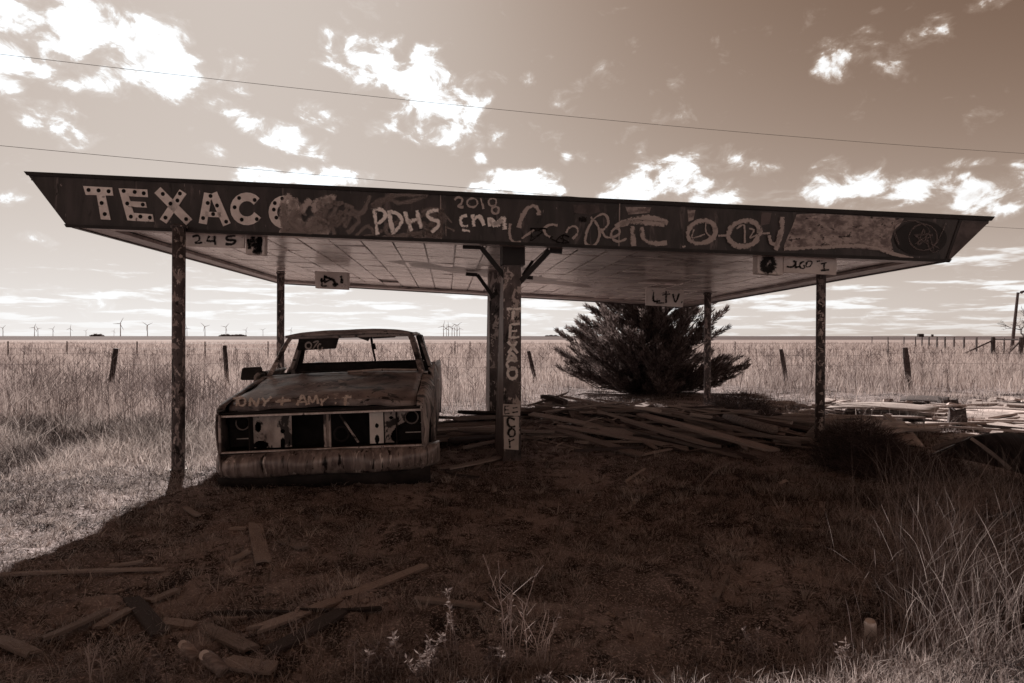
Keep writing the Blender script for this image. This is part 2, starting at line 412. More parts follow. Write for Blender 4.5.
def field_edge(x):                           # where the standing prairie grass begins
    xs = [-40, -9, -6, -4.5, -3.0, -1, .8, 1.8, 3, 5, 6.2, 8, 12, 40]
    ys = [8.4, 8.3, 8.6, 8.9, 9.8, 11.8, 12.6, 15.8, 17.5, 16.8, 15.0, 15.0, 14.8, 14.5]
    return np.interp(x, xs, ys)+.5*np.sin(x*1.7)+.3*np.sin(x*4.3)
def field_grass():
    n = 300000
    u = rng.random(n); y = 8*(110/8)**(u**1.05)
    x = (rng.random(n)*2-1)*(1.12*y+5.0)
    keep = (y > field_edge(x))
    x, y = x[keep], y[keep]
    pn = patch_noise(x, y, .55, .3); keep = rng.random(len(x)) < .25+.95*pn
    x, y, pn = x[keep], y[keep], pn[keep]
    sh = np.clip((y-field_edge(x))/2.2, .25, 1)
    h = rng.uniform(.30, .72, len(x))*sh*(.45+.55*pn+.65*lattice(x*1.4, y*1.4)*lattice(x*.37+20, y*.37)); w = np.maximum(.005, .00085*y)*rng.uniform(.6, 1.4, len(x))
    tint = np.clip(rng.normal(.55, .22, len(x))+(pn-.5)*.6+(lattice(x*.8+60, y*.8)-.5)*.7-.12*(y < 11), 0, 1)
    o = blades('prairie_grass', x, y, h, w, rng.uniform(.1, .75, len(x)), M_GRASS, tint, 2)
    tag(o, 'tall dry prairie grass covering the open plain', 'grass', kind='stuff')
    # dark dead stalks standing in the grass
    m = 2600; y = 8.5*(45/8.5)**rng.random(m); x = (rng.random(m)*2-1)*(.85*y+1.5)
    k = y > field_edge(x)+.1; x, y = x[k], y[k]
    dens = patch_noise(x, y, .8, 1.9); k = rng.random(len(x)) < dens*1.1; x, y = x[k], y[k]
    m2 = 700; y2 = rng.uniform(8.3, 13, m2); x2 = -rng.uniform(.42, .88, m2)*y2; k = (patch_noise(x2, y2, 1.1, .7) > .5) & (y2 > field_edge(x2))
    x = np.concatenate([x, x2[k]]); y = np.concatenate([y, y2[k]])
    Vs, Fs, Ts, b = [], [], [], 0
    for xi, yi in zip(x, y):
        H = random.uniform(.5, 1.0); r = max(.0035, .00035*yi); z = g(xi, yi)
        ln = random.uniform(-.18, .18); l2 = random.uniform(-.1, .1)
        stems = [((xi, yi, z), (xi+ln*H, yi+l2*H, z+H))]
        for _ in range(random.randint(2, 6)):
            f = random.uniform(.4, .95); s = random.choice((-1, 1)); L = random.uniform(.08, .22)
            bx, by, bz = xi+ln*H*f, yi+l2*H*f, z+H*f
            stems.append(((bx, by, bz), (bx+s*L*.7, by+random.uniform(-.1, .1), bz+L*.8)))
        for (p, q_) in stems:
            Vs += [(p[0]-r, p[1], p[2]), (p[0]+r, p[1], p[2]), (q_[0]+r*.4, q_[1], q_[2]), (q_[0]-r*.4, q_[1], q_[2])]
            Fs += [(b, b+1, b+2), (b, b+2, b+3)]; b += 4; Ts += [random.random()]*4
    o = tri_object('dead_stalks', np.array(Vs), np.array(Fs), M_STALK, np.array(Ts))
    tag(o, 'dark dead weed stalks standing in the prairie grass', 'weeds', kind='stuff')
field_grass()

def lot_grass():
    # low turf and straw over the whole lot
    n = 420000; u = rng.random(n); y = 2.0*(15.5/2.0)**u
    x = (rng.random(n)*2-1)*(.84*y+.5)
    edge = field_edge(x); k = y < edge+1.0
    pn = lattice(x*1.1+7, y*1.1)*.40+.35*lattice(x*3.7, y*3.7+31)+.25*lattice(x*11, y*11)
    shade = (x > -3.6)                       # trodden, thin growth round the wreck and under the roof
    thin = np.where((x > -3.2) & (x < 2.2) & (y < 7.8), .5, .95)
    dens = np.clip((pn-.40)*4.5, np.where(x < -2.5, .45, .06), 1)*thin
    k &= rng.random(n) < dens
    x, y, pn = x[k], y[k], pn[k]
    h = rng.uniform(.015, .06, len(x))*(.6+pn)
    left = np.clip((y-6.2)/2.2, 0, 1)*(x < -2.2); h = h*(1+2.4*left)*(1+.8*(x < -3)*(y > 5))
    right = np.clip((x-1.3)/1.4, 0, 1)*(y < 7); h = h*(1+1.0*right)
    w = np.maximum(.0026, .00080*y)*rng.uniform(.6, 1.5, len(x))
    t0 = np.where((x < -2.4) & (y > 4), .35+.5*lattice(x*1.3, y*1.3+40), .12+.62*lattice(x*.9+4, y*.9+77))
    tint = np.clip(rng.normal(t0, .30, len(x))-.5*(lattice(x*2.1+50, y*2.1+11) < .45), 0, 1)
    o = blades('low_grass', x, y, h, w, rng.uniform(.3, 1.2, len(x)), M_STUB, tint, 2)
    tag(o, 'low trodden grass and straw over the lot', 'grass', kind='stuff')
    # matted tufts, each a flattened rosette of dry blades
    X, Y, H, Wd, Ln, Ti, Dv = [], [], [], [], [], [], []
    for _ in range(3800):
        yc = 2.1*(10.5/2.1)**random.random(); xc = random.uniform(-1, 1)*(.84*yc+.3)
        if float(lattice(np.array(xc*1.3+11), np.array(yc*1.3+5))) < random.uniform(.15, .75): continue
        nb = random.randint(12, 30); base = min(1, max(0, random.gauss(.52, .30))); rr = random.uniform(.02, .10); hh = random.uniform(.035, .11); wl = random.uniform(.5, 1.25)
        for _ in range(nb):
            a = random.uniform(0, 6.28); r_ = rr*random.random()
            X.append(xc+r_*math.cos(a)); Y.append(yc+r_*math.sin(a)); H.append(hh*random.uniform(.5, 1.2)); Wd.append(max(.0026, .0009*yc)*random.uniform(.6, 1.3)); Ln.append(wl*random.uniform(.6, 1.2)); Ti.append(min(1, max(0, base+random.gauss(0, .22)))); Dv.append(a+random.gauss(0, .5))
    o = blades('matted_grass', np.array(X), np.array(Y), np.array(H), np.array(Wd), np.array(Ln), M_STUB, np.array(Ti), 3, dirv=np.array(Dv))
    tag(o, 'matted dry grass tufts scattered over the shaded dirt', 'grass', kind='stuff')
    # weeds growing through the wreckage
    m = 3000; yw = rng.uniform(8.8, 14.4, m); xw = rng.uniform(3.6, 12, m); k = (lattice(xw*1.7, yw*1.7) > .45) & (xw/yw > .38)
    xw, yw = xw[k], yw[k]
    o = blades('wreckage_weeds', xw, yw, rng.uniform(.08, .36, len(xw)), np.maximum(.004, .0007*yw), rng.uniform(.2, .9, len(xw)), M_GRASS, np.clip(rng.normal(.4, .3, len(xw)), 0, 1), 3)
    tag(o, 'thin dry weeds growing up through the wreckage', 'grass', kind='stuff')
    # straw and litter lying flat
    n = 60000; y = 2.2*(15/2.2)**rng.random(n); x = (rng.random(n)*2-1)*(.84*y+.5)
    k = rng.random(n) < np.where(x < -2.4, .6, .40+.4*(x > 2.5)); x, y = x[k], y[k]; n = len(x)
    L = rng.uniform(.012, .06, n)*np.where(x < -2.4, 1.4, 1); a = rng.uniform(0, 6.28, n); z = gz(x, y)+rng.uniform(.004, .03, n); wv = np.maximum(.0014, .00045*y)
    dx, dy = np.cos(a)*L, np.sin(a)*L; px, py_ = -np.sin(a)*wv, np.cos(a)*wv; dz = rng.uniform(-.01, .02, n)
    V = np.stack([np.stack([x-px, y-py_, z], -1), np.stack([x+px, y+py_, z+.002], -1), np.stack([x+dx+px, y+dy+py_, z+dz], -1), np.stack([x+dx-px, y+dy-py_, z+dz], -1)], 1)
    T = np.array([(0, 1, 2), (0, 2, 3)])[None]+(np.arange(n)*4)[:, None, None]
    tint = np.repeat(np.clip(rng.normal(.6, .3, n), 0, 1), 4)
    o = tri_object('straw_litter', V.reshape(-1, 3), T.reshape(-1, 3), M_GRASS, tint)
    tag(o, 'loose straw and splinters littering the dirt', 'litter', kind='stuff')
    # clods and pebbles
    n = 9000; y = 2.1*(10/2.1)**rng.random(n); x = (rng.random(n)*2-1)*(.84*y+.4)
    mb = MB()
    for xi, yi in zip(x, y):
        s = random.uniform(.004, .012)*(1 if random.random() < .93 else 1.8); z = g(xi, yi)+s*.25
        r6 = [random.uniform(.6, 1.2)*s for _ in range(6)]
        mb.add([(xi+r6[0], yi, z), (xi, yi+r6[1], z), (xi-r6[2], yi, z), (xi, yi-r6[3], z), (xi+.2*s, yi, z+r6[4]*.7), (xi, yi, z-r6[5])],
               [(0,1,4),(1,2,4),(2,3,4),(3,0,4),(1,0,5),(2,1,5),(3,2,5),(0,3,5)])
    o = mb.build('clods', surface('clod', .12, .40, 2, rough=.95, spots=[(.65, 3, .62, .05)], bump=0, coord='Object'))
    tag(o, 'small clods and pebbles strewn on the dirt', 'gravel', kind='stuff')
lot_grass()

def fore_grass():
    # wispy clump on the right
    def clump(n, pxr, pyr, hr, seed, lean=.85, wv=.0026):
        X, Y = [], []
        for _ in range(n):
            px = random.gauss(.5, .24)*(pxr[1]-pxr[0])+pxr[0]; py = random.uniform(*pyr)
            p = on_ground(px, py); X.append(p.x); Y.append(p.y)
        X = np.array(X); Y = np.array(Y)
        return X, Y, rng.uniform(hr[0], hr[1], n), np.full(n, wv)*rng.uniform(.5, 1.4, n), rng.uniform(.05, lean, n)
    sets = [clump(650, (870, 1010), (540, 625), (.25, .62), 1), clump(800, (880, 1060), (600, 665), (.10, .40), 2, .95),
            clump(450, (850, 990), (485, 545), (.25, .60), 3), clump(420, (900, 1100), (470, 520), (.25, .55), 4), clump(240, (960, 1100), (540, 640), (.3, .65), 5),
            clump(200, (820, 880), (500, 560), (.08, .25), 6)]
    X, Y, H, Wd, Ln = [np.concatenate([s[i] for s in sets]) for i in range(5)]
    tint = np.clip(rng.normal(.30, .38, len(X)), 0, 1)
    o = blades('tall_grass', X, Y, H, Wd, Ln, M_GRASS, tint, 5)
    tag(o, 'tall wispy dry grass clump beside the lot edge, around the can', 'grass', kind='stuff')
    sets = [clump(4200, (690, 1100), (648, 720), (.03, .11), 7, 1.1, .0035), clump(1500, (300, 600), (662, 720), (.03, .10), 8, 1.1, .0035)]
    X, Y, H, Wd, Ln = [np.concatenate([s[i] for s in sets]) for i in range(5)]
    tint = np.clip(rng.normal(.6, .28, len(X)), 0, 1)
    o = blades('front_turf', X, Y, H, Wd, Ln, M_GRASS, tint, 3)
    tag(o, 'short sunlit straw grass in front of the shadow edge', 'grass', kind='stuff')
fore_grass()

# ------------------------------------------------------------------ canopy of the filling station
FLt, FRt = P(27, 173, 6.5), P(992, 218, 7.6)
FLb, FRb = P(68, 227, 6.545), P(948, 262, 7.55)
BLb, BRb = P(279, 284, 13.0), P(688, 307.5, 13.8)
BLt, BRt = BLb+Vector((-.42, .12, .52)), BRb+Vector((.42, .12, .52))
canopy = empty('filling_station_canopy', (0, 7.3, 0))
tag(canopy, 'derelict filling station canopy with graffiti covered fascia on thin posts', 'canopy')
fd = (FRt-FLt).normalized()                 # fascia plane
fn = (FRt-FLt).cross(FLb-FLt).normalized()
if fn.y > 0: fn = -fn
def on_plane(px, py, p0, n, off):
    d = Vector(((px-512)/F, 1.0, -(py-HOR)/F)); o = Vector((0, 0, EYE))
    k = (Vector(p0)-o).dot(n)/d.dot(n)
    return o+d*k+n*off
def FP(px, py, off=0.0): return on_plane(px, py, FLt, fn, off)
th = -fn*.06
fascia = MB().hexa([FLb, FRb, FRb+th, FLb+th, FLt, FRt, FRt+th, FLt+th]).build('fascia', M_ENAMEL, canopy, world=True, bevel=.006)
def slab(a, b, c, d, t):                     # four corners and a thickness vector
    return [a, b, c, d, a+t, b+t, c+t, d+t]
inw = Vector((.0, .068, 0))
MB().hexa(slab(FLb+inw, FLt+inw, BLt, BLb, Vector((.05, 0, 0)))).build('side_fascia', M_ENAMEL, canopy, world=True)
MB().hexa(slab(FRb+inw, BRb, BRt, FRt+inw, Vector((-.05, 0, 0)))).build('side_fascia', M_ENAMEL, canopy, world=True)
MB().hexa(slab(BLb, BLt, BRt, BRb, Vector((0, .05, 0)))).build('rear_fascia', M_ENAMEL, canopy, world=True)
up = Vector((0, 0, 1))
roof_drop = Vector((0, 0, -.06))
MB().hexa(slab(FLt+inw+roof_drop, FRt+inw+roof_drop, BRt+roof_drop+Vector((0, -.03, 0)), BLt+roof_drop+Vector((0, -.03, 0)), Vector((0, 0, .03)))).build('roof_deck', M_SHEET, canopy, world=True)
# top trim along the fascia and the lower edge bead
MB().hexa(slab(FP(26.2, 172.2, .004), FP(992.8, 217, .004), FP(989.5, 221.2, .004), FP(29, 176, .004), fn*.02)).build('top_trim', M_TRIM, canopy, world=True)
MB().hexa(slab(FP(65.5, 224.5, .003), FP(950.5, 259.6, .003), FP(948, 262.6, .003), FP(67.6, 227.6, .003), fn*.015)).build('bottom_trim', M_TRIM, canopy, world=True)
for (xa, ya, xb, yb) in ((440.6, 193, 441.2, 243.5), (619.4, 201.5, 618.6, 250), (959.5, 217.5, 945, 261)):
    MB().hexa(slab(FP(xa-.6, ya, .003), FP(xa+.6, ya, .003), FP(xb+.6, yb, .003), FP(xb-.6, yb, .003), fn*.004)).build('seam', M_TRIM if xa > 900 else M_SOFF, fascia)

def bil(u, v, a=None, b=None, c=None, d=None):
    return (FLb*(1-u)+FRb*u)*(1-v)+(BLb*(1-u)+BRb*u)*v
BU, BV = .032, .06                           # border soffit boards, then panels recessed above
soff = MB()
lift = Vector((0, 0, .012))
def strip(u0, v0, u1, v1, z0, z1):
    a, b, c, d = bil(u0, v0), bil(u1, v0), bil(u1, v1), bil(u0, v1)
    return [p+up*z0 for p in (a, b, c, d)]+[p+up*z1 for p in (a, b, c, d)]
for nm, q4 in (('border_board', (.004, .014, BU, .994)), ('border_board', (1-BU, .014, .996, .994)), ('border_board', (BU+.0006, 1-BV, 1-BU-.0006, .994)), ('border_board', (BU+.0006, .014, 1-BU-.0006, BV*.6))):
    MB().hexa(strip(*q4, .012, .05)).build(nm, M_SOFF, canopy, world=True)
ceiling = MB().hexa(strip(BU, BV*.6, 1-BU, 1-BV, .085, .10)).build('ceiling', M_SOFF, canopy, world=True)
NUc, NVc = 25, 9
for i in range(NUc):
    for j in range(NVc):
        u0 = BU+(1-2*BU)*i/NUc; u1 = BU+(1-2*BU)*(i+1)/NUc
        v0 = BV*.6+(1-BV*1.6)*j/NVc; v1 = BV*.6+(1-BV*1.6)*(j+1)/NVc
        gu, gv = .0011, .0022
        if (i, j) in ((19, 4), (6, 7), (20, 4)): continue          # fallen panels
        p8 = strip(u0+gu, v0+gv, u1-gu, v1-gv, .058, .078)
        sag = random.choice((0, 0, 0, .004, .008)); k = random.randrange(4)
        p8[k] = p8[k]-up*sag; p8[(k+1) % 4] = p8[(k+1) % 4]-up*random.choice((0, .003, .006, .01))
        c = sum((Vector(p) for p in p8), Vector())/8
        o = MB().hexa([p-c for p in p8]).build('panel', M_CEIL, ceiling); o.location = c

def ribbon(strokes, mapf, mat, name, parent, joined=False, res=7):
    """strokes: list of (points in pixels, width in pixels); flat paint on a surface"""
    if not joined and len(strokes) > 1:
        grp = list(range(len(strokes)))
        def dense(pts): return [Vector(a[:2]).lerp(Vector(b[:2]), k/6) for a, b in zip(pts[:-1], pts[1:]) for k in range(7)]
        dn = [dense(p_) for p_, _ in strokes]
        for a in range(len(strokes)):
            for b in range(a):
                lim = (strokes[a][1]+strokes[b][1])*.5
                if any((p_-q_).length < lim for p_ in dn[a] for q_ in dn[b]):
                    ga, gb = grp[a], grp[b]; grp = [gb if x_ == ga else x_ for x_ in grp]
        out = [ribbon([strokes[i_] for i_ in range(len(strokes)) if grp[i_] == k], mapf, mat, name, parent, True, res) for k in sorted(set(grp))]
        return out[0]
    V, Fc, E = [], [], []
    for pts, w in strokes:
        pts = [Vector((p[0], p[1])) for p in pts]
        if len(pts) > 2:
            sm = []
            for i in range(len(pts)-1):
                p0 = pts[max(i-1, 0)]; p1 = pts[i]; p2 = pts[i+1]; p3 = pts[min(i+2, len(pts)-1)]
                for k in range(res):
                    t = k/res
                    sm.append(.5*((2*p1)+(p2-p0)*t+(2*p0-5*p1+4*p2-p3)*t*t+(3*p1-p0-3*p2+p3)*t**3))
            sm.append(pts[-1]); pts = sm
        else:
            pts = [pts[0].lerp(pts[1], k/5) for k in range(6)]
        b = len(V)
        for i, p in enumerate(pts):
            d = pts[min(i+1, len(pts)-1)]-pts[max(i-1, 0)]
            d = d.normalized() if d.length > 1e-6 else Vector((1, 0)); nrm = Vector((-d.y, d.x))
            ww = w*.5*(1.15+.35*mnoise.noise(Vector((p.x*.25, p.y*.25, w))))
            for s_, e in ((-1, 1), (0, 0), (1, 1)):
                V.append(mapf(p.x+nrm.x*ww*s_, p.y+nrm.y*ww*s_)); E.append(e)
        for i in range(len(pts)-1):
            for s_ in (0, 1):
                Fc.append((b+3*i+s_, b+3*i+s_+1, b+3*i+s_+4, b+3*i+s_+3))
    me = bpy.data.meshes.new(name); me.from_pydata(V, [], Fc); me.materials.append(mat)
    at = me.attributes.new('edge', 'FLOAT', 'POINT'); at.data.foreach_set('value', E); me.update()
    o = link(bpy.data.objects.new(name, me)); o.parent = parent
    return o
def arc(cx, cy, rx, ry, a0, a1, n=10, tilt=0):
    out = []
    for i in range(n+1):
        a = R(a0+(a1-a0)*i/n); x, y = rx*math.cos(a), ry*math.sin(a)
        out.append((cx+x*math.cos(tilt)-y*math.sin(tilt), cy+x*math.sin(tilt)+y*math.cos(tilt)))
    return out
def poly_letter(polys, strokes, name='letter'):
    f = lambda x, y: FP(x, y, .004)
    V, Fc = [], []
    for pl in polys:
        b = len(V); V += [f(*p) for p in pl]; Fc.append(tuple(range(b, b+len(pl))))
    for pts, w in strokes:
        b = len(V); n = len(pts)
        for i in range(n):
            a = Vector(pts[max(i-1, 0)]); c = Vector(pts[min(i+1, n-1)]); d = (c-a).normalized(); nr = Vector((-d.y, d.x))*w*.5
            V += [f(pts[i][0]-nr.x, pts[i][1]-nr.y), f(pts[i][0]+nr.x, pts[i][1]+nr.y)]
        for i in range(n-1): Fc.append((b+2*i, b+2*i+1, b+2*i+3, b+2*i+2))
    m = MB(); m.v = V; m.f = Fc
    # raised tin letters: thicken towards the viewer
    o = m.build(name, M_LETTER, fascia)
    md = o.modifiers.new('tin', 'SOLIDIFY'); md.thickness = .012; md.offset = 0
    return o
M_LETTER = surface('tin_letter', .58, .74, 7, (1, 1, 1), .6, [(.16, 9, .62, .08)], .1)
def bulbs(pts):
    for (x, y) in pts:
        mb = MB(); c = FP(x, y, .014); e1 = fd; e2 = fd.cross(fn).normalized()
        vs = [c+(e1*math.cos(a)*.019+e2*math.sin(a)*.021) for a in [2*math.pi*k/12 for k in range(12)]]
        mb.add(vs, [tuple(range(12))]); mb.add([p-fn*.004 for p in vs], [tuple(range(12))])
        mb.f += [(k, (k+1) % 12, 12+(k+1) % 12, 12+k) for k in range(12)]
        mb.build('bulb_socket', M_BLACK, fascia)
poly_letter([[(84.5,186.5),(113.2,188),(114.4,196),(87,195.2)], [(98,195.6),(106.6,195.8),(111.6,220.2),(102,219.6)]], [])
bulbs([(90,190.5),(100,191),(110,191.8),(103,203.5),(106,214.5)])
poly_letter([[(119.8,188.8),(127.6,189),(137,221.3),(128.4,220.6)], [(127.8,189),(148.3,190),(149,197.6),(130,196.6)], [(131.4,201.6),(146.6,202.5),(147.8,208),(133,207.2)], [(134.8,213.2),(153.5,214.6),(154.8,222),(137.2,221.3)]], [])
bulbs([(125,191.5),(136,192.5),(145,193.8),(128.5,204),(144,205),(132,217),(141.5,217),(151,218)])
poly_letter([], [([(158.5,190.5),(190,222.5)], 8.5), ([(184,192),(164,221.8)], 8.0)])
bulbs([(164,194.5),(181,194),(171.5,204),(178.5,201),(166.5,218),(187,219.5)])
poly_letter([], [([(209,193.5),(203.5,224)], 8), ([(214,193.5),(227.5,225)], 8), ([(206,214.5),(222,215.2)], 5)])
bulbs([(211.5,196.5),(208.7,203.5),(218,206),(214,214.5),(204,218.5),(227,222)])
poly_letter([], [(arc(247.6, 209.2, 12.3, 12, -38, -330, 16), 8.6)])
bulbs([(240,198.5),(255.5,200.5),(235.5,207.7),(242.5,220),(257.5,219.5)])
poly_letter([], [(arc(285, 212.5, 11.6, 12.3, 0, 360, 20), 8.4)])
bulbs([(275.5,203.5),(274.5,210),(283,199),(277,218)])
fp = lambda x, y: FP(x, y, .012)
fp2 = lambda x, y: FP(x, y, .016)
def scribble(x0, y0, x1, y1, n, w, mat, mapf=fp2, k=9, amp=.9, name='graffiti', parent=None):
    st = []
    for _ in range(n):
        pts = []; cx, cy = random.uniform(x0, x1), random.uniform(y0, y1)
        for i in range(k):
            cx = min(x1, max(x0, cx+random.uniform(-1, 1)*(x1-x0)*.35*amp)); cy = min(y1, max(y0, cy+random.uniform(-1, 1)*(y1-y0)*.7*amp))
            pts.append((cx, cy))
        st.append((pts, w))
    return ribbon(st, mapf, mat, name, parent or fascia)
scribble(277, 196, 300, 232, 2, 6, P_SPRAYM); scribble(285, 198, 345, 234, 4, 7, P_SPRAYM); scribble(310, 204, 350, 236, 4, 6, P_GHOST)
scribble(282, 200, 340, 232, 2, 4, P_GHOST, lambda x, y: FP(x, y, .020))
scribble(346, 196, 440, 236, 5, 6, P_GHOST, fp); scribble(350, 210, 442, 238, 3, 5, P_GHOST, fp)
fp3 = lambda x, y: FP(x, y, .022)
ribbon([([(374.5,209.5),(376,222),(378,235)],3.70), ([(374.5,211),(381,210),(385.5,214),(384,219.5),(377,225)],3.33),
        ([(389.5,211),(391,222),(394,234.5)],3.70), ([(390,212),(398,214.5),(402,221),(399,228),(394,233)],3.33),
        ([(405,212),(408,221),(412,231.5)],3.70), ([(417,211),(419,219),(421.5,229)],3.33), ([(409,222.5),(419,219.5)],3.33),
        ([(438.5,211),(431,211.5),(427.5,215.5),(431.5,219.5),(438.5,222),(438,227),(431.5,232.5)],3.55)], fp3, P_SPRAY, 'graffiti', fascia)
ribbon([([(454.5,200.5),(458,197.8),(462,199.5),(461.5,204),(458.5,207),(463.5,207.8)],2.4), (arc(472.4,203.4,5.2,4.4,0,360,10),2.2), ([(480.5,198.8),(482,204),(483.7,209.5)],2.4),
        (arc(492.4,202.8,4,3.8,0,360,9),2.2), (arc(495.2,210.6,3.4,3.6,0,360,9),2.4)], fp3, P_SPRAYM, 'graffiti', fascia)
ribbon([([(467,216),(462,217.5),(460.5,221.5),(463,226),(468,226.5)],3), ([(472.5,215),(474,227)],3.4), ([(474,220),(478,217),(481,219),(484,226)],3.6), ([(462,230.5),(470,231.5)],3),
        ([(489,218),(490,227)],3.6), ([(490,220),(497,225),(503,219),(504.5,230)],4.6), ([(492,226),(502,221)],4)], fp3, P_SPRAY, 'graffiti', fascia)
ribbon([([(444,214),(452,223)],2.5), ([(445,227),(455,231)],3), ([(446,218),(446,236)],2.5)], fp, P_GHOST, 'graffiti', fascia)
def z4(pts, ox=500., oy=180.): return [(ox+a/6.02, oy+b/6.02) for a, b in pts]
ribbon([(z4([(232,215),(228,178),(200,160),(160,180),(130,225),(112,290)]),4.2), (z4([(62,265),(55,320),(75,372),(125,378)]),3), (z4([(130,355),(165,330),(205,305)]),2.4),
        (z4([(345,275),(300,272),(265,295),(275,330),(300,345)]),2.4), (z4([(395,320),(420,285),(455,285),(465,320),(435,357)]),2.6),
        (z4([(545,225),(585,275),(597,330),(575,385),(535,398),(510,370),(525,300),(560,240),(605,210),(640,222),(648,265),(620,300),(595,300)]),2.4),
        (z4([(610,310),(635,345),(680,345),(715,325),(712,298),(685,295),(665,325),(680,360),(715,372),(760,355)]),2.4)], fp2, P_SPRAYM, 'graffiti', fascia)
scribble(531, 229, 571, 243, 3, 1.3, P_BLACK, fp3, 9); ribbon([(z4([(472,240),(518,240)]),5)], fp3, P_BLACK, 'graffiti', fascia)
ribbon([(z4([(690,285),(760,252),(860,232),(950,240),(1005,262)]),5.5), (z4([(720,272),(800,255),(900,262),(985,268)]),5), (z4([(795,280),(795,340),(800,400)]),5.4), (z4([(850,285),(855,340),(880,372),(940,385),(1000,380)]),4.4)], fp3, P_SPRAYM, 'graffiti', fascia)
def z5(pts): return z4(pts, 660., 190.)
ribbon([(arc(700.6, 232.6, 14, 11, 0, 372, 16, -.35), 4.6), (arc(743, 234, 16, 12.5, 0, 372, 16, -.3), 4.8), (z5([(725,165),(720,250),(690,365)]),5), (z5([(650,275),(660,318),(690,325),(715,270)]),3)], fp3, P_SPRAYM, 'graffiti', fascia)
ribbon([(z5([(200,240),(190,290),(265,268)]),1.6), (z5([(345,278),(390,275)]),2), (z5([(600,265),(655,262)]),2), (z5([(455,235),(500,215),(505,320)]),1.8), (z5([(530,235),(560,245),(535,290),(580,270)]),1.6), (z5([(150,340),(130,345)]),2), (z5([(270,200),(275,260),(330,300)]),1.5)], fp2, P_SPRAYM, 'graffiti', fascia)
def z5b(pts): return z4(pts, 660., 193.4)
def fpoly(pts, off, mat, name='paint_patch'):
    b = MB(); vs = [FP(x, y, off) for x, y in pts]; b.add(vs, [tuple(range(len(vs)))])
    return b.build(name, mat, fascia)
fpoly([(796,214.5),(815,213.8),(850,215.6),(903,218.8),(900,224),(893,231),(890,240),(893,252),(860,249),(830,247.5),(783,247.8),(787,237),(792,226)], .003, M_PATCH)
fpoly([(573,205),(598,204.6),(600,212),(590,215),(574,213)], .003, surface('thin_patch', .045, .09, 9, (1,1,1), .7, None, .1))
fpoly([(625,207),(651,207.5),(649,213),(628,215)], .0035, M_PATCH)
fpoly([(687,210),(695,210.3),(693,220),(688,222)], .0035, M_PATCH)
fpoly([(761,212.5),(771,213),(769,224),(760,226)], .0035, surface('thin_patch_b', .07, .12, 9, (1,1,1), .7, None, .1))
fpoly([(961,221),(988.5,222),(950,259.5),(947.5,259)], .0035, surface('end_panel', .05, .10, 5, (1,1,1), .6, [(.16, 8, .6, .1)], .1))
ribbon([([(783,249),(825,247.4),(850,245.8),(871.6,247.5),(891.6,254),(911.6,259)],3.4)], fp2, P_SPRAYM, 'graffiti', fascia)
# worn round emblem: dark disc, thin ring, five-pointed star
bm_ = MB(); vs = [FP(920+26*math.cos(a), 238.5+17.5*math.sin(a), .006) for a in [2*math.pi*k/28 for k in range(28)]]
bm_.add(vs, [tuple(range(28))]); bm_.build('emblem_disc', M_TRIM, fascia)
ribbon([(arc(922, 237.5, 14, 13, 0, 360, 24), 1.4)], lambda x, y: FP(x, y, .010), P_EMBL, 'emblem_ring', fascia)
star = []
for k in range(6):
    a = -math.pi/2+k*4*math.pi/5; star.append((922+9.5*math.cos(a), 238+9*math.sin(a)))
ribbon([([star[k], star[k+1]], 1.6) for k in range(5)], lambda x, y: FP(x, y, .013), P_EMBL, 'emblem_star', fascia)
scribble(893, 222, 950, 256, 2, 1.0, P_EMBL, lambda x, y: FP(x, y, .018), 8)

# corner posts
def post(px_t, py_t, px_b, py_b, w, mat, d=None, top=None):
    base = on_ground(px_b, py_b) if d is None else Vector(((px_b-512)/F*d, d, g((px_b-512)/F*d, d)))
    # top meets the ceiling straight above (small lean kept)
    dd = base.y; x_t = (px_t-512)/F*dd
    best = None
    u = (x_t-(FLb.x+BLb.x)/2)/((FRb.x+BRb.x)/2-(FLb.x+BLb.x)/2)
    v = (dd-FLb.y)/(BLb.y-FLb.y)
    for _ in range(40):
        q_ = bil(u, v); u += (x_t-q_.x)/10.; v += (dd-q_.y)/6.8
        v = min(.985, max(.02, v)); u = min(.99, max(.01, u))
    zt = bil(u, v).z+(.056)
    mb = MB(); h = w/2
    mb.tube([(base.x, base.y, base.z-.15), ((base.x+x_t)/2, dd, (base.z+zt)/2), (x_t, dd, zt)], h, 14)
    o = mb.build('post', mat, canopy, smooth=True, world=True)
    fl = MB(); fl.tube([(base.x, base.y, base.z-.03), (base.x, base.y, base.z+.008)], h*1.35, 10); fl.build('base_plate', mat, o)
    tp = MB(); tp.tube([(x_t, dd, zt-.03), (x_t, dd, zt-.015)], h*1.3, 10); tp.build('top_plate', mat, o)
    return o, base
postA, _ = post(179.5, 235, 177.5, 471, .128, M_POST)
postB, bB = post(821, 277, 820, 447, .115, M_POST)
postC, _ = post(281, 268, 280, 0, .125, M_POST, d=10.98)
postD, _ = post(707.5, 302, 707.5, 0, .125, M_POST, d=11.6)
def small_marks(base, px0, py0, py1, w, n):
    st = []
    for i in range(n):
        y = py0+(py1-py0)*(i+random.uniform(-.4, .4))/n; q_ = random.uniform(2, 6)
        st.append(([(px0+random.uniform(-w, w), y), (px0+random.uniform(-w, w), y+q_*.5), (px0+random.uniform(-w, w), y+q_), (px0+random.uniform(-w, w), y+q_*.8)], random.uniform(.7, 1.3)))
    return st
n0 = Vector((0, -1, 0))
ribbon(small_marks(0, 179.5, 300, 420, 3, 12), lambda x, y: on_plane(x, y, (0, 6.79-.075, 0), n0, 0), P_GHOST, 'graffiti', postA, True)['kind'] = 'stuff'
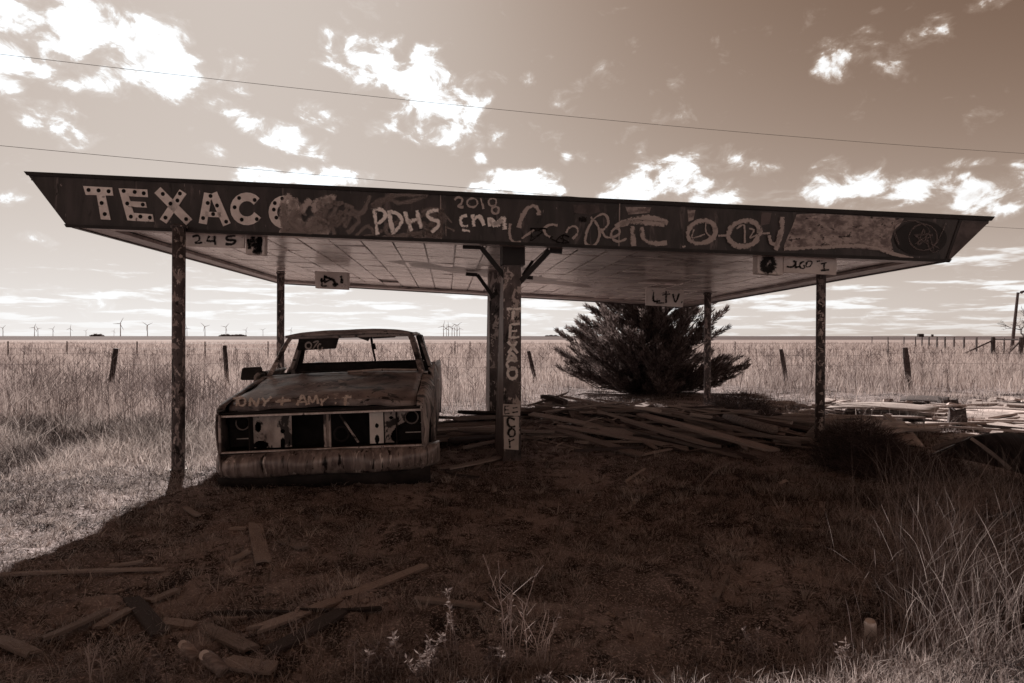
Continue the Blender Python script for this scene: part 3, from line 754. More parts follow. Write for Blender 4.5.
ribbon(small_marks(0, 821, 290, 425, 3, 15), lambda x, y: on_plane(x, y, (0, bB.y-.068, 0), n0, 0), P_SPRAYM, 'graffiti', postB, True)['kind'] = 'stuff'

# twin central beams with braces
def beam(px_c, d, wid, dep0, dep1, yaw, ztop, name, facemat):
    x = (px_c-512)/F*d; z0 = g(x, d)-.12
    ca, sa = math.cos(yaw), math.sin(yaw)
    ex, ey = Vector((ca, sa, 0)), Vector((-sa, ca, 0)); c = Vector((x, d, 0))
    def pt(a, b, z): return c+ex*a+ey*b+up*z
    zm = 1.75
    h = wid/2
    face = MB().hexa([pt(-h, 0, z0), pt(h, 0, z0), pt(h, .02, z0), pt(-h, .02, z0), pt(-h, 0, ztop), pt(h, 0, ztop), pt(h, .02, ztop), pt(-h, .02, ztop)]).build(name, facemat, canopy, world=True)
    for s_, mt in ((-1, M_FLANGE), (1, M_POSTB)):
        a0, a1 = (s_*h*.98, s_*(h*.98-.018))
        MB().hexa([pt(a0, .021, z0), pt(a1, .021, z0), pt(a1, dep0, z0), pt(a0, dep0, z0), pt(a0, .021, ztop), pt(a1, .021, ztop), pt(a1, dep1, ztop), pt(a0, dep1, ztop)]).build('side_plate', mt, face)
    MB().hexa([pt(-h, dep0+.001, z0), pt(h, dep0+.001, z0), pt(h, dep0+.02, z0), pt(-h, dep0+.02, z0), pt(-h, dep1+.001, ztop), pt(h, dep1+.001, ztop), pt(h, dep1+.02, ztop), pt(-h, dep1+.02, ztop)]).build('back_plate', M_POSTB, face)
    return face, pt, x
yawc = R(9)
fb, fpt, fx = beam(512.3, 7.3, .205, .80, .14, yawc, 2.44, 'beam', M_POSTB)
rb, rpt, rx = beam(495, 9.9, .17, .55, .20, yawc, 2.41, 'beam', M_POSTB)
MB().box((fx+.0, 7.39, 2.36), (.26, .22, .26), Matrix.Rotation(yawc, 3, 'Z')).build('cap_box', M_TRIM, fb)
def brace(parent, pts, w=.045):
    mb = MB()
    for a, b in zip(pts[:-1], pts[1:]):
        mb.tube([a, b], w*.62, 4)
    return mb.build('brace', M_TRIM, parent)
dF = 7.32
brace(fb, [P(463, 246.5, dF), P(481, 247.2, dF), P(507, 279.5, dF)], .06); brace(fb, [P(562, 251.6, dF), P(549.5, 250.6, dF), P(521, 281, dF)], .06)
brace(fb, [P(532.5, 261.5, 7.6), P(523, 275, 7.5)], .035)
brace(rb, [P(466, 274, 9.9), P(477.5, 275, 9.9), P(494, 298, 9.9)], .06); brace(rb, [P(533, 278, 9.9), P(525, 277.4, 9.9), P(505, 300, 9.9)], .06)
nb = Vector((math.sin(yawc), -math.cos(yawc), 0)); pb0 = fpt(0, 0, 0)
bp = lambda x, y: on_plane(x, y, pb0, nb, .006)
def z8(pts): return [(475+a/3.8, 290+b/3.8) for a, b in pts]
ribbon([(z8([(120,72),(175,72)]),2.6), (z8([(146,72),(143,112)]),3), (z8([(135,130),(133,182)]),2.6), (z8([(135,132),(170,128)]),2.4), (z8([(134,156),(160,154)]),2.2), (z8([(134,182),(168,178)]),2.4),
        (z8([(125,195),(162,240)]),2.6), (z8([(160,195),(125,240)]),2.6), (z8([(122,268),(135,240),(150,252),(158,272)]),2.6), (z8([(128,258),(155,258)]),2.2),
        (z8([(155,272),(132,265),(122,285),(135,300),(157,297)]),2.8), (arc(512.3, 373.2, 4.6, 5.5, 0, 360, 10), 2.8)], bp, P_SPRAY, 'graffiti', fb)
plate = MB().hexa(slab(bp(502.8, 404), bp(520, 404.4), bp(519.6, 415.6), bp(502.6, 415.2), nb*.015)).build('patch_plate', M_SIGN, fb)
plate2 = MB().hexa(slab(bp(503.4, 416.6), bp(518.8, 416.8), bp(518.4, 450), bp(503.8, 449), nb*.010)).build('patch_plate', M_SIGN, fb)
bp2 = lambda x, y: on_plane(x, y, pb0, nb, .026)
ribbon([(z8([(112,440),(112,470)]),1.4), (z8([(112,441),(130,440)]),1.3), (z8([(112,455),(128,455)]),1.3), (z8([(112,470),(130,468)]),1.3), (z8([(142,448),(160,446)]),1.4), (z8([(140,464),(162,462)]),1.4),
        (z8([(150,492),(128,485),(122,505),(135,520),(152,516)]),2.4), (arc(511.5, 432.5, 3.4, 4, 0, 360, 10), 2.2), (z8([(128,565),(132,600)]),2.2), (z8([(130,575),(148,566)]),2)], bp2, P_BLACK, 'graffiti', fb)
pr0 = rpt(0, 0, 0)
ribbon(small_marks(0, 493, 322, 400, 2.6, 7), lambda x, y: on_plane(x, y, pr0, nb, .008), P_SPRAYM, 'graffiti', rb, True)['kind'] = 'stuff'

# boards hung under the canopy
def board(quad, d0, d1, mat, name='sign_board', thick=.04):
    (x0, y0), (x1, y1), (x2, y2), (x3, y3) = quad        # TL TR BR BL
    a, b, c, e = P(x0, y0, d0), P(x1, y1, d1), P(x2, y2, d1), P(x3, y3, d0)
    n = (b-a).cross(e-a).normalized()
    if n.y > 0: n = -n
    o = MB().hexa(slab(e, c, b, a, -n*thick)).build(name, mat, canopy, world=True)
    return o, (lambda x, y: on_plane(x, y, a, n, .006))
o, f_ = board([(184, 233), (245, 234.5), (244, 248), (184, 246)], 6.86, 6.92, M_SIGN)
ribbon([([(193,237),(199,236),(200,240),(196,243),(203,243)],2.4), ([(210,236),(208,241),(216,241)],2.2), ([(215,236),(216,245)],2.2), ([(236,236),(228,237),(228,240),(236,241),(232,244.5),(226,244)],2.4)], f_, P_BLACK, 'graffiti', o)
o, f_ = board([(246.5, 235), (265, 235.6), (264.6, 255), (246, 253.5)], 6.98, 7.0, M_SIGN, 'light_box', .12)
fill = scribble(249, 237, 260, 252, 5, 4.5, P_BLACK, f_, 8, parent=o)
o, f_ = board([(757.5, 254), (783, 255), (782.6, 275), (757.2, 273.5)], 7.50, 7.53, M_SIGN, 'light_box', .12)
ribbon([(arc(768, 264.5, 4.5, 6, 0, 360, 12, .25), 8)], f_, P_BLACK, 'graffiti', o)
o, f_ = board([(783.6, 257), (836.5, 259.4), (836, 275), (783.4, 272.5)], 7.52, 7.58, M_SIGN)
ribbon([(z5b([(760,440),(790,445),(815,425),(800,405)]),2), (z5b([(815,408),(812,445),(835,440)]),2), (z5b([(865,410),(840,425),(845,450),(868,448),(862,430)]),2), (z5b([(880,412),(878,440),(900,440),(912,412),(885,410)]),2), (z5b([(940,412),(960,408)]),2), (z5b([(965,425),(1000,418)]),1.6), (z5b([(985,425),(985,460)]),2), (z5b([(965,465),(1015,460)]),1.8)], f_, P_BLACK, 'graffiti', o)
o, f_ = board([(315, 271), (348, 272.5), (347.5, 289.5), (315.5, 288)], 9.95, 9.95, M_SIGN, 'light_box', .12)
scribble(322, 277, 342, 286, 3, 2.6, P_BLACK, f_, 8, parent=o)
o, f_ = board([(646, 288.5), (684, 290.5), (683, 307), (646, 305.2)], 10.5, 10.55, M_SIGN)
ribbon([([(653.5,292),(653.5,301),(660,300.5)],2), ([(662,295),(670,294)],1.6), ([(666,291),(666,303)],2), ([(672.5,294),(675.5,302),(679,293.5)],2), ([(681,302),(682,302.5)],2), ([(656,303),(664,303)],1.4)], f_, P_BLACK, 'graffiti', o)

# ------------------------------------------------------------------ wrecked pickup truck
def dent(x, y, z, s=1.0): return s*(.007*math.sin(5.1*x+3*y)+.006*math.sin(9*y-4*x+2*z)+.004*math.sin(14*x+11*z+6*y))
TX, TY, TYAW, TROLL = -1.75, 5.93, R(5.0), R(-1.5)
truck = empty('pickup_truck', (TX, TY, g(TX, TY)), TYAW); truck.rotation_euler = (0, TROLL, TYAW)
tag(truck, 'rusted wheelless pickup truck wreck with empty grille and graffiti on its bonnet', 'truck')
def hood_z(x, y):
    u = x/.87
    return .805+(y-.1)*.125+.030*(1-u*u)+.010*math.exp(-((abs(u)-.55)/.08)**2)-.03*math.exp(-max(0, y-.1)/.05)-.02*max(0, abs(u)-.93)*8+dent(x, y, 0, .8)
hx = lin(-.865, .865, 27); hy = [.095, .105, .12, .15, .2]+lin(.27, 1.30, 16)
hb = MB().grid(lambda x, y: (x, y+.03*(abs(x)/.86)**4*(1 if y < .3 else .2), hood_z(x, y)), hx, hy)
hood = hb.build('hood', M_CAR, truck, smooth=True, solid=.012)
MB().grid(lambda x, t: (x, .097+.03*(abs(x)/.86)**4+.006*t, hood_z(x, .095)-.004-.062*t), hx, [0, .5, 1]).build('hood_lip', M_CAR, hood, smooth=True, solid=.01)
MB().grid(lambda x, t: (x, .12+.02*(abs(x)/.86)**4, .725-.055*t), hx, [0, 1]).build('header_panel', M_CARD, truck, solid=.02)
def fender(s_):
    def sec(k, y):
        zt = .79+.13*(y-.1)+.0; rnd = .05*math.exp(-max(0, y-.02)/.04)
        zl = .13
        if abs(y-.86) < .43: zl = .15+math.sqrt(max(0, .43**2-(y-.86)**2))
        prof = [(.872, zt), (.93, zt-.004), (.972, zt-.028), (.995, zt-.085), (1.0, zt-.2), (.985, max(zl+.02, .5)), (.955, zl)]
        x, z = prof[k]; x -= .055*math.exp(-y/.16)*(k > 1)
        x += dent(k*.3, y, z, .9 if s_ > 0 else .4)*(1.5 if k > 1 else .5); z = z-rnd*(k < 3)+ (dent(y*2, k, 0, .6) if k < 6 else 0)
        return (s_*x, y, z)
    ys = [.02, .04, .08, .15, .25, .35, .42, .46, .52, .6, .7, .78, .86, .94, 1.02, 1.1, 1.2, 1.26, 1.3, 1.36]
    mb = MB().grid(lambda k, y: sec(int(k), y), range(7), ys)
    f = mb.build('fender', M_CARL if s_ > 0 else M_CAR, truck, smooth=True, solid=.012)
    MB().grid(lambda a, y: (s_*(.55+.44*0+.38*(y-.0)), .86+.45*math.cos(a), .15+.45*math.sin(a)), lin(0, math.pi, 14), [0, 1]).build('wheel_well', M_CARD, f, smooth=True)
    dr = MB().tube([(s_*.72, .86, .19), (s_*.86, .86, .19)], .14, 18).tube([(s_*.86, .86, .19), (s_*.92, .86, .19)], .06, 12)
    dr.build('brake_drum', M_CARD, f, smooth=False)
    # rim round the headlight bay
    MB().hexa([(s_*.915, .012, .345), (s_*.948, .03, .345), (s_*.948, .06, .345), (s_*.915, .05, .345), (s_*.912, .012, .69), (s_*.94, .03, .71), (s_*.94, .06, .71), (s_*.912, .05, .69)]).build('headlight_rim', M_CAR, f, bevel=.01)
    return f
fender(-1); fender(1)
# grille bay
MB().box((0, .058, .682), (1.86, .03, .022)).build('grille_top_bar', M_CHROME, truck, bevel=.005)
MB().box((0, .055, .348), (1.86, .035, .018)).build('grille_bottom_bar', M_CHROME, truck, bevel=.005)
MB().box((.018, .062, .515), (.022, .03, .308)).box((.062, .062, .515), (.016, .03, .308)).box((.04, .078, .515), (.03, .008, .308)).build('grille_post', M_PANEL, truck, bevel=.003)
def plate_mesh(x0, x1, z0, z1, y, holes, mat, name, poly=None):
    bm = bmesh.new(); 
    nx, nz = 44, 40
    xs, zs = lin(x0, x1, nx+1), lin(z0, z1, nz+1); mb = MB(); idxm = {}
    def vid(i, j):
        if (i, j) not in idxm:
            idxm[(i, j)] = len(mb.v); mb.v.append((xs[i], y+.008*math.sin(9*xs[i]+7*zs[j]), zs[j]))
        return idxm[(i, j)]
    for i in range(nx):
        for j in range(nz):
            cx, cz = (xs[i]+xs[i+1])/2, (zs[j]+zs[j+1])/2
            if any(((cx-hx_)/a)**2+((cz-hz_)/b)**2 < 1 for hx_, hz_, a, b in holes): continue
            mb.f.append((vid(i, j), vid(i+1, j), vid(i+1, j+1), vid(i, j+1)))
    bm.free()
    return mb.build(name, mat, truck, solid=.006)
plate_mesh(-.665, -.315, .36, .67, .165, [(-.40, .51, .02, .02), (-.40, .40, .022, .05), (-.62, .56, .03, .05), (-.60, .39, .07, .04), (-.335, .40, .008, .03)], M_PANEL, 'radiator_support')
plate_mesh(.415, .545, .36, .67, .16, [(.482, .40, .022, .042), (.482, .53, .018, .022)], M_WHITEP, 'radiator_support')
plate_mesh(.556, .93, .36, .67, .18, [(.80, .43, .17, .13), (.84, .60, .09, .075), (.68, .42, .07, .07), (.62, .60, .025, .015)], M_PANEL, 'radiator_support')
MB().hexa(slab(Vector((-.99, .40, .12)), Vector((.99, .40, .12)), Vector((.99, .40, .74)), Vector((-.99, .40, .74)), Vector((0, .05, 0)))).build('radiator', M_BLACK, truck)
MB().tube([(.13, .20, .64), (.17, .2, .58), (.30, .2, .37)], .011, 6).build('hood_rod', M_PANEL, truck)
ring = [(.12+.07*math.cos(a), .33, .44+.07*math.sin(a)) for a in lin(0, 2*math.pi, 17)]
MB().tube(ring, .012, 6, False).build('pulley', M_CARD, truck)
for s_ in (-1, 1):                          # empty headlight bays
    x0 = s_*.80
    hb_ = MB(); 
    hb_.hexa([(x0-.125, .30, .36), (x0+.125, .30, .36), (x0+.125, .32, .36), (x0-.125, .32, .36), (x0-.125, .30, .67), (x0+.125, .30, .67), (x0+.125, .32, .67), (x0-.125, .32, .67)])
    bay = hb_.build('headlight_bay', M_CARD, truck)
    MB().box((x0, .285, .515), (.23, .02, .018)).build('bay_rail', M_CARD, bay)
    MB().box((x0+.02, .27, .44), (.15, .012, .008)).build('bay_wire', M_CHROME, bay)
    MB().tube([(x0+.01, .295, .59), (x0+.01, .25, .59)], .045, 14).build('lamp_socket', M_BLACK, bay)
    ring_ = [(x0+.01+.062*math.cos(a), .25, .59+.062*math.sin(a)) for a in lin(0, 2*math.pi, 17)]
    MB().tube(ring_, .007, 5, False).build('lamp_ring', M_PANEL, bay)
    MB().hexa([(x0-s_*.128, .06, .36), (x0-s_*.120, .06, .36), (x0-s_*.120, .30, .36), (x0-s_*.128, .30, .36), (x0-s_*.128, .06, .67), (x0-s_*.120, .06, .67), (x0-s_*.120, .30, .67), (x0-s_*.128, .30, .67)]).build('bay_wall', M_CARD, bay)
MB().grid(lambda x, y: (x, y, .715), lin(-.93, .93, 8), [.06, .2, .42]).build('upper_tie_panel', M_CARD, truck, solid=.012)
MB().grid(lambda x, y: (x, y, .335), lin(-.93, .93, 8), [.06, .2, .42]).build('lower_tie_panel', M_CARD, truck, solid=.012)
# bumper
def bump_pt(k, x):
    prof = [(.06, .125), (.01, .12), (-.03, .135), (-.060, .17), (-.073, .22), (-.068, .272), (-.05, .308), (-.015, .333), (.05, .34)]
    y, z = prof[k]; e = abs(x)/1.05
    x += .02; zc = .23; z = zc+(z-zc)*(1-.14*e**8); return (x, y+.24*e**10+.05*e**2+dent(x*2, k*.1, z, 1.3)+.018*math.exp(-((x-.45)/.12)**2)-.0, z+dent(x, 3, 0, 1.0)*.7+.006*x)
MB().grid(lambda k, x: bump_pt(int(k), x), range(9), lin(-1.05, 1.05, 47)).build('bumper', M_BUMP, truck, smooth=True, solid=.006)
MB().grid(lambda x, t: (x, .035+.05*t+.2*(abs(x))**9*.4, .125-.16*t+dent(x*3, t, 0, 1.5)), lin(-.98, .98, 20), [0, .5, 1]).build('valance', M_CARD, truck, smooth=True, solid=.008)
MB().box((0, 1.0, .10), (1.5, 1.5, .05)).build('chassis', M_BLACK, truck)
# hood graffiti follows the panel
def HP(px, py):
    o = Vector((0, 0, EYE)); d = Vector(((px-512)/F, 1, -(py-HOR)/F)); Mi = truck_M.inverted()
    ol = Mi @ o; dl = (Mi.to_3x3() @ d)
    t = 5.9
    for _ in range(40):
        p = ol+dl*t; e = p.z-(hood_z(max(-.86, min(.86, p.x)), p.y)+.006); t += e/(-dl.z+.12*dl.y)*.8
    p = ol+dl*t
    return Vector((p.x, p.y, hood_z(max(-.86, min(.86, p.x)), p.y)+.007))
truck_M = Matrix.Translation(truck.location) @ Matrix.Rotation(TYAW, 4, 'Z') @ Matrix.Rotation(TROLL, 4, 'Y')
def z1(pts): return [(200+a/3.596, 310+b/3.596) for a, b in pts]
gr_st = [(z1([(118,319),(150,313)]),2.2), (z1([(135,315),(130,346)]),2.6), (arc(241.5, 401.8, 3.6, 4, 0, 360, 9),2.3),
   (z1([(178,346),(182,318),(202,344),(212,316)]),2.4), (z1([(222,316),(236,330),(256,312)]),2.3), (z1([(236,330),(228,346)]),2.4),
   (z1([(270,330),(326,326)]),2.5), (z1([(298,312),(292,344)]),2.5), (z1([(348,344),(368,308),(384,342)]),2.8), (z1([(354,332),(382,330)]),2),
   (z1([(390,340),(392,312),(404,330),(418,310),(424,338)]),2.6), (z1([(432,312),(440,328),(462,308)]),2.4), (z1([(440,328),(436,344)]),2.4),
   (z1([(484,316),(490,318)]),2.4), (z1([(484,334),(490,336)]),2.4), (z1([(508,312),(544,310)]),2.4), (z1([(524,312),(520,344)]),2.8)]
ribbon(gr_st, HP, P_SPRAY, 'graffiti', hood)
# cab
cowl = MB().grid(lambda x, y: (x, y, .958+(y-1.3)*.12+.02*(1-(x/.9)**2)), lin(-.93, .93, 15), [1.305, 1.36, 1.43]).build('cowl', M_CAR, truck, smooth=True, solid=.015)
for s_ in (-1, 1):
    ap = [(s_*.885, 1.36, .955), (s_*.83, 1.52, 1.13), (s_*.765, 1.70, 1.33), (s_*.725, 1.79, 1.415)]
    mb = MB()
    for i in range(3):
        a, b = Vector(ap[i]), Vector(ap[i+1]); off = Vector((s_*.02, .07, 0)); wd = Vector((-s_*.06, 0, 0))
        mb.hexa([a, a+wd, a+wd+off, a+off, b, b+wd, b+wd+off, b+off])
    mb.build('windscreen_pillar', M_CAR, truck, smooth=False, bevel=.008)
    bp_ = [(s_*.93, 2.55, .98), (s_*.80, 2.62, 1.40)]
    a, b = Vector(bp_[0]), Vector(bp_[1]); wd = Vector((-s_*.05, 0, 0)); off = Vector((0, .17, 0))
    MB().hexa([a, a+wd, a+wd+off, a+off, b, b+wd, b+wd+off*.7, b+off*.7]).build('rear_pillar', M_CAR, truck, bevel=.008)
    # drip rail / window head
    MB().tube([(s_*.725, 1.80, 1.405), (s_*.765, 2.1, 1.42), (s_*.77, 2.6, 1.41)], .018, 6).build('drip_rail', M_CAR, truck)
    # door
    def door_pt(k, y, s_=s_):
        prof = [(.955, 1.0), (.985, .97), (1.0, .85), (1.004, .6), (1.0, .35), (.98, .15)]
        x, z = prof[k]; return (s_*(x+dent(y*2, k*.4, z, 1.3 if s_ > 0 else .4)), y, z+(dent(y*3, 0, 0, 2.0) if (s_ > 0 and k == 0) else 0))
    dr = MB().grid(lambda k, y: door_pt(int(k), y), range(6), lin(1.375, 2.56, 14)).build('door', M_CARL if s_ > 0 else M_CAR, truck, smooth=True, solid=.03)
    MB().box((s_*1.015, 2.42, .80), (.02, .14, .03)).build('handle', M_CHROME, dr, bevel=.005)
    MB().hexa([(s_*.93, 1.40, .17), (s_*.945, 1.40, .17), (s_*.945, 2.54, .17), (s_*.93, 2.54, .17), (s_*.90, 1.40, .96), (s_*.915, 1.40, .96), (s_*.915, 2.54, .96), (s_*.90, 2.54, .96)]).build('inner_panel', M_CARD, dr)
MB().grid(lambda x, y: (x*(1-.04*abs(y-2.2)), y, 1.425+.062*(1-(abs(x)/.76)**3.2)*min(1, (y-1.72)/.18+.25)*min(1, (2.86-y)/.15)+dent(x, y, 0, .5)), lin(-.77, .77, 19), [1.735, 1.76, 1.80, 1.88, 2.0, 2.2, 2.4, 2.6, 2.72, 2.8]).build('roof', M_CAR, truck, smooth=True, solid=.03)
MB().box((0, 1.79, 1.405), (1.42, .05, .045)).build('windscreen_header', M_CAR, truck, bevel=.01)
# rear wall of the cab with its window opening
wy = 2.74
rw = MB()
for (x0, x1, z0, z1_) in ((-.90, .90, .18, 1.045), (-.90, -.82, 1.046, 1.40), (.82, .90, 1.046, 1.40), (-.80, .80, 1.401, 1.44)):
    rw.hexa([(x0, wy, z0), (x1, wy, z0), (x1, wy+.04, z0), (x0, wy+.04, z0), (x0*(.9 if z0 > 1 else 1), wy, z1_), (x1*(.9 if z0 > 1 else 1), wy, z1_), (x1*(.9 if z0 > 1 else 1), wy+.04, z1_), (x0*(.9 if z0 > 1 else 1), wy+.04, z1_)])
rw.build('rear_wall', M_CARD, truck)
fr = MB()
for a, b in (((-.81, 1.05), (.81, 1.05)), ((.81, 1.05), (.73, 1.40)), ((.73, 1.40), (-.73, 1.40)), ((-.73, 1.40), (-.81, 1.05))):
    fr.tube([(a[0], wy-.01, a[1]), (b[0], wy-.01, b[1])], .014, 5)
fr.build('rear_window_frame', M_CARD, truck)
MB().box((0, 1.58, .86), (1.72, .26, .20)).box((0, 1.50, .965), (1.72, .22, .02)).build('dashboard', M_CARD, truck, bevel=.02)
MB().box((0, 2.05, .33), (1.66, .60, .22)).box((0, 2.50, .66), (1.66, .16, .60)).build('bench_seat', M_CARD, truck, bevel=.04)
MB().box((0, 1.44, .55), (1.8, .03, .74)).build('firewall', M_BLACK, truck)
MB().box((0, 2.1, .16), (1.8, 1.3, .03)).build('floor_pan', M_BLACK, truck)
MB().tube([(.02, 1.385, .993), (.40, 1.39, 1.008), (.80, 1.39, .992)], .014, 5).build('loose_trim', M_CHROME, truck)
MB().tube([(.12, 2.70, 1.41), (.135, 2.705, 1.25), (.17, 2.71, 1.055)], [.02, .016, .013], 5).build('broken_divider', M_CARD, truck)
MB().tube([(.15, 2.69, 1.30), (.17, 2.69, 1.22)], .02, 5).build('torn_rubber', M_CARD, truck)
MB().add([(.02, 1.82, 1.405), (.24, 1.82, 1.405), (.20, 1.82, 1.335), (.02, 1.84, 1.405), (.24, 1.84, 1.405), (.20, 1.84, 1.335)], [(0,1,2),(5,4,3),(0,3,4,1),(1,4,5,2),(2,5,3,0)]).build('torn_headliner', M_CARD, truck)
MB().hexa(slab(Vector((.26, 1.83, 1.365)), Vector((.52, 1.83, 1.372)), Vector((.56, 1.83, 1.41)), Vector((.24, 1.83, 1.41)), Vector((0, .02, 0)))).build('torn_headliner', M_CARD, truck)
visor = MB().hexa(slab(Vector((-.66, 1.90, 1.245)), Vector((-.20, 1.90, 1.255)), Vector((-.145, 1.86, 1.41)), Vector((-.63, 1.86, 1.41)), Vector((0, .02, 0)))).build('sun_visor', M_CARD, truck, bevel=.02)
vn = Vector((-math.sin(TYAW)*0, -1, 0))
def VP(px, py):
    o = truck_M.inverted() @ Vector((0, 0, EYE)); d = truck_M.to_3x3().inverted() @ Vector(((px-512)/F, 1, -(py-HOR)/F))
    t = 7.6
    for _ in range(12):
        p = o+d*t; t += ((1.90-(p.z-1.25)*.25-.012)-p.y)/d.y
    return o+d*t
ribbon([(arc(308.5, 345.5, 3, 3.2, 0, 360, 8), 1.6), ([(313,342.5),(318,341.5),(315,346),(313,349)],1.6), (arc(320, 347, 2.2, 3, 0, 300, 8), 1.6)], VP, P_SPRAYM, 'graffiti', visor)
# bed
for s_ in (-1, 1):
    MB().grid(lambda k, y: (s_*([.93, .985, 1.0, 1.005, .985][int(k)]+dent(y, k, 0, .5)), y, [.975, .985, .93, .5, (.16 if abs(y-3.75) > .43 else .15+math.sqrt(max(0, .43**2-(y-3.75)**2)))][int(k)]), range(5), lin(2.83, 4.72, 30)).build('bed_side', M_CARL if s_ > 0 else M_CAR, truck, smooth=True, solid=.03)
MB().box((0, 2.84, .66), (1.84, .03, .60)).build('bed_front', M_CAR, truck)
MB().box((0, 3.78, .40), (1.84, 1.85, .03)).build('bed_floor', M_CARD, truck)
MB().box((0, 4.71, .66), (1.84, .04, .58)).build('tailgate', M_CAR, truck, bevel=.01)
# door mirror on the far side, torn sheet on the near side
mir = MB().hexa([(-1.22, 1.50, .925), (-.985, 1.50, .92), (-.995, 1.58, .93), (-1.21, 1.58, .935), (-1.195, 1.50, 1.075), (-.965, 1.50, 1.08), (-.975, 1.58, 1.07), (-1.185, 1.58, 1.065)]).build('mirror', M_CARD, truck, bevel=.025)
MB().tube([(-.98, 1.54, 1.02), (-.935, 1.54, 1.01), (-.915, 1.53, .92)], .012, 6).build('mirror_arm', M_CARD, mir)
MB().add([(.985, 1.45, .96), (1.0, 1.62, .97), (1.012, 1.55, 1.10), (.975, 1.45, .96), (.99, 1.62, .97), (1.002, 1.55, 1.10)], [(0,1,2),(5,4,3),(0,3,4,1),(1,4,5,2),(2,5,3,0)]).build('torn_panel', M_CARL, truck)

# ------------------------------------------------------------------ planks and debris
def plank_mesh(seed, mat):
    rr = random.Random(seed); n = 9; mb = MB()
    bend, side, tw = rr.uniform(-1, 1), rr.uniform(-.18, .18), rr.uniform(-.3, .3)
    e0 = [rr.uniform(-.05, .05) for _ in range(3)]; e1 = [rr.uniform(-.06, .06) for _ in range(3)]
    for i in range(n):
        f = i/(n-1)-.5; ta = tw*f*.12
        pinch = rr.uniform(.975, 1.015) if 0 < i < n-1 else rr.uniform(.85, 1.0)
        for (sy, sz, j) in ((-.5, -.5, 0), (0, -.5, 1), (.5, -.5, 2), (.5, .5, 2), (0, .5, 1), (-.5, .5, 0)):
            x = f+(e0[j] if i == 0 else (e1[j] if i == n-1 else 0))
            y = sy*pinch+side*(f*f-.1); z = sz*(1+rr.uniform(-.15, .15))+bend*(f*f-.1)*2.2
            mb.v.append((x, y, z+ta*sy*8))
    for i in range(n-1):
        for j in range(6):
            mb.f.append((i*6+j, i*6+(j+1) % 6, (i+1)*6+(j+1) % 6, (i+1)*6+j))
    k = (n-1)*6
    mb.f += [(5, 4, 1, 0), (4, 3, 2, 1), (k, k+1, k+4, k+5), (k+1, k+2, k+3, k+4)]
    return mb.mesh('plank', mat)
PLK = {m.name: [plank_mesh(s+17*i, m) for s in range(12)] for i, m in enumerate((M_WOOD, M_WOODD, M_WOODP, M_WOODF))}
def plank(p1, p2, w, t, mat, label, group=None, cat='plank', roll=0.0, name='plank', lift=True):
    p1, p2 = Vector(p1), Vector(p2); d = p2-p1; L = d.length; ex = d.normalized()
    ey = Vector((0, 0, 1)).cross(ex); ey = ey.normalized() if ey.length > 1e-4 else Vector((1, 0, 0)); ez = ex.cross(ey)
    Mx = Matrix((ex, ey, ez)).transposed() @ Matrix.Rotation(roll, 3, 'X')
    o = link(bpy.data.objects.new(name, random.choice(PLK[mat.name])))
    M4 = Mx.to_4x4() @ Matrix.Diagonal((L, w, t, 1)); M4.translation = (p1+p2)/2+(Vector((0, 0, t*.5)) if lift else Vector())
    o.matrix_world = M4
    return tag(o, label, cat, group)
def gplank(x1, y1, x2, y2, w, t, mat, label, group=None, h1=0.0, h2=0.0, roll=0.0, cat='plank', name='plank'):
    return plank(on_ground(x1, y1, h1), on_ground(x2, y2, h2), w, t, mat, label, group, cat, roll, name)

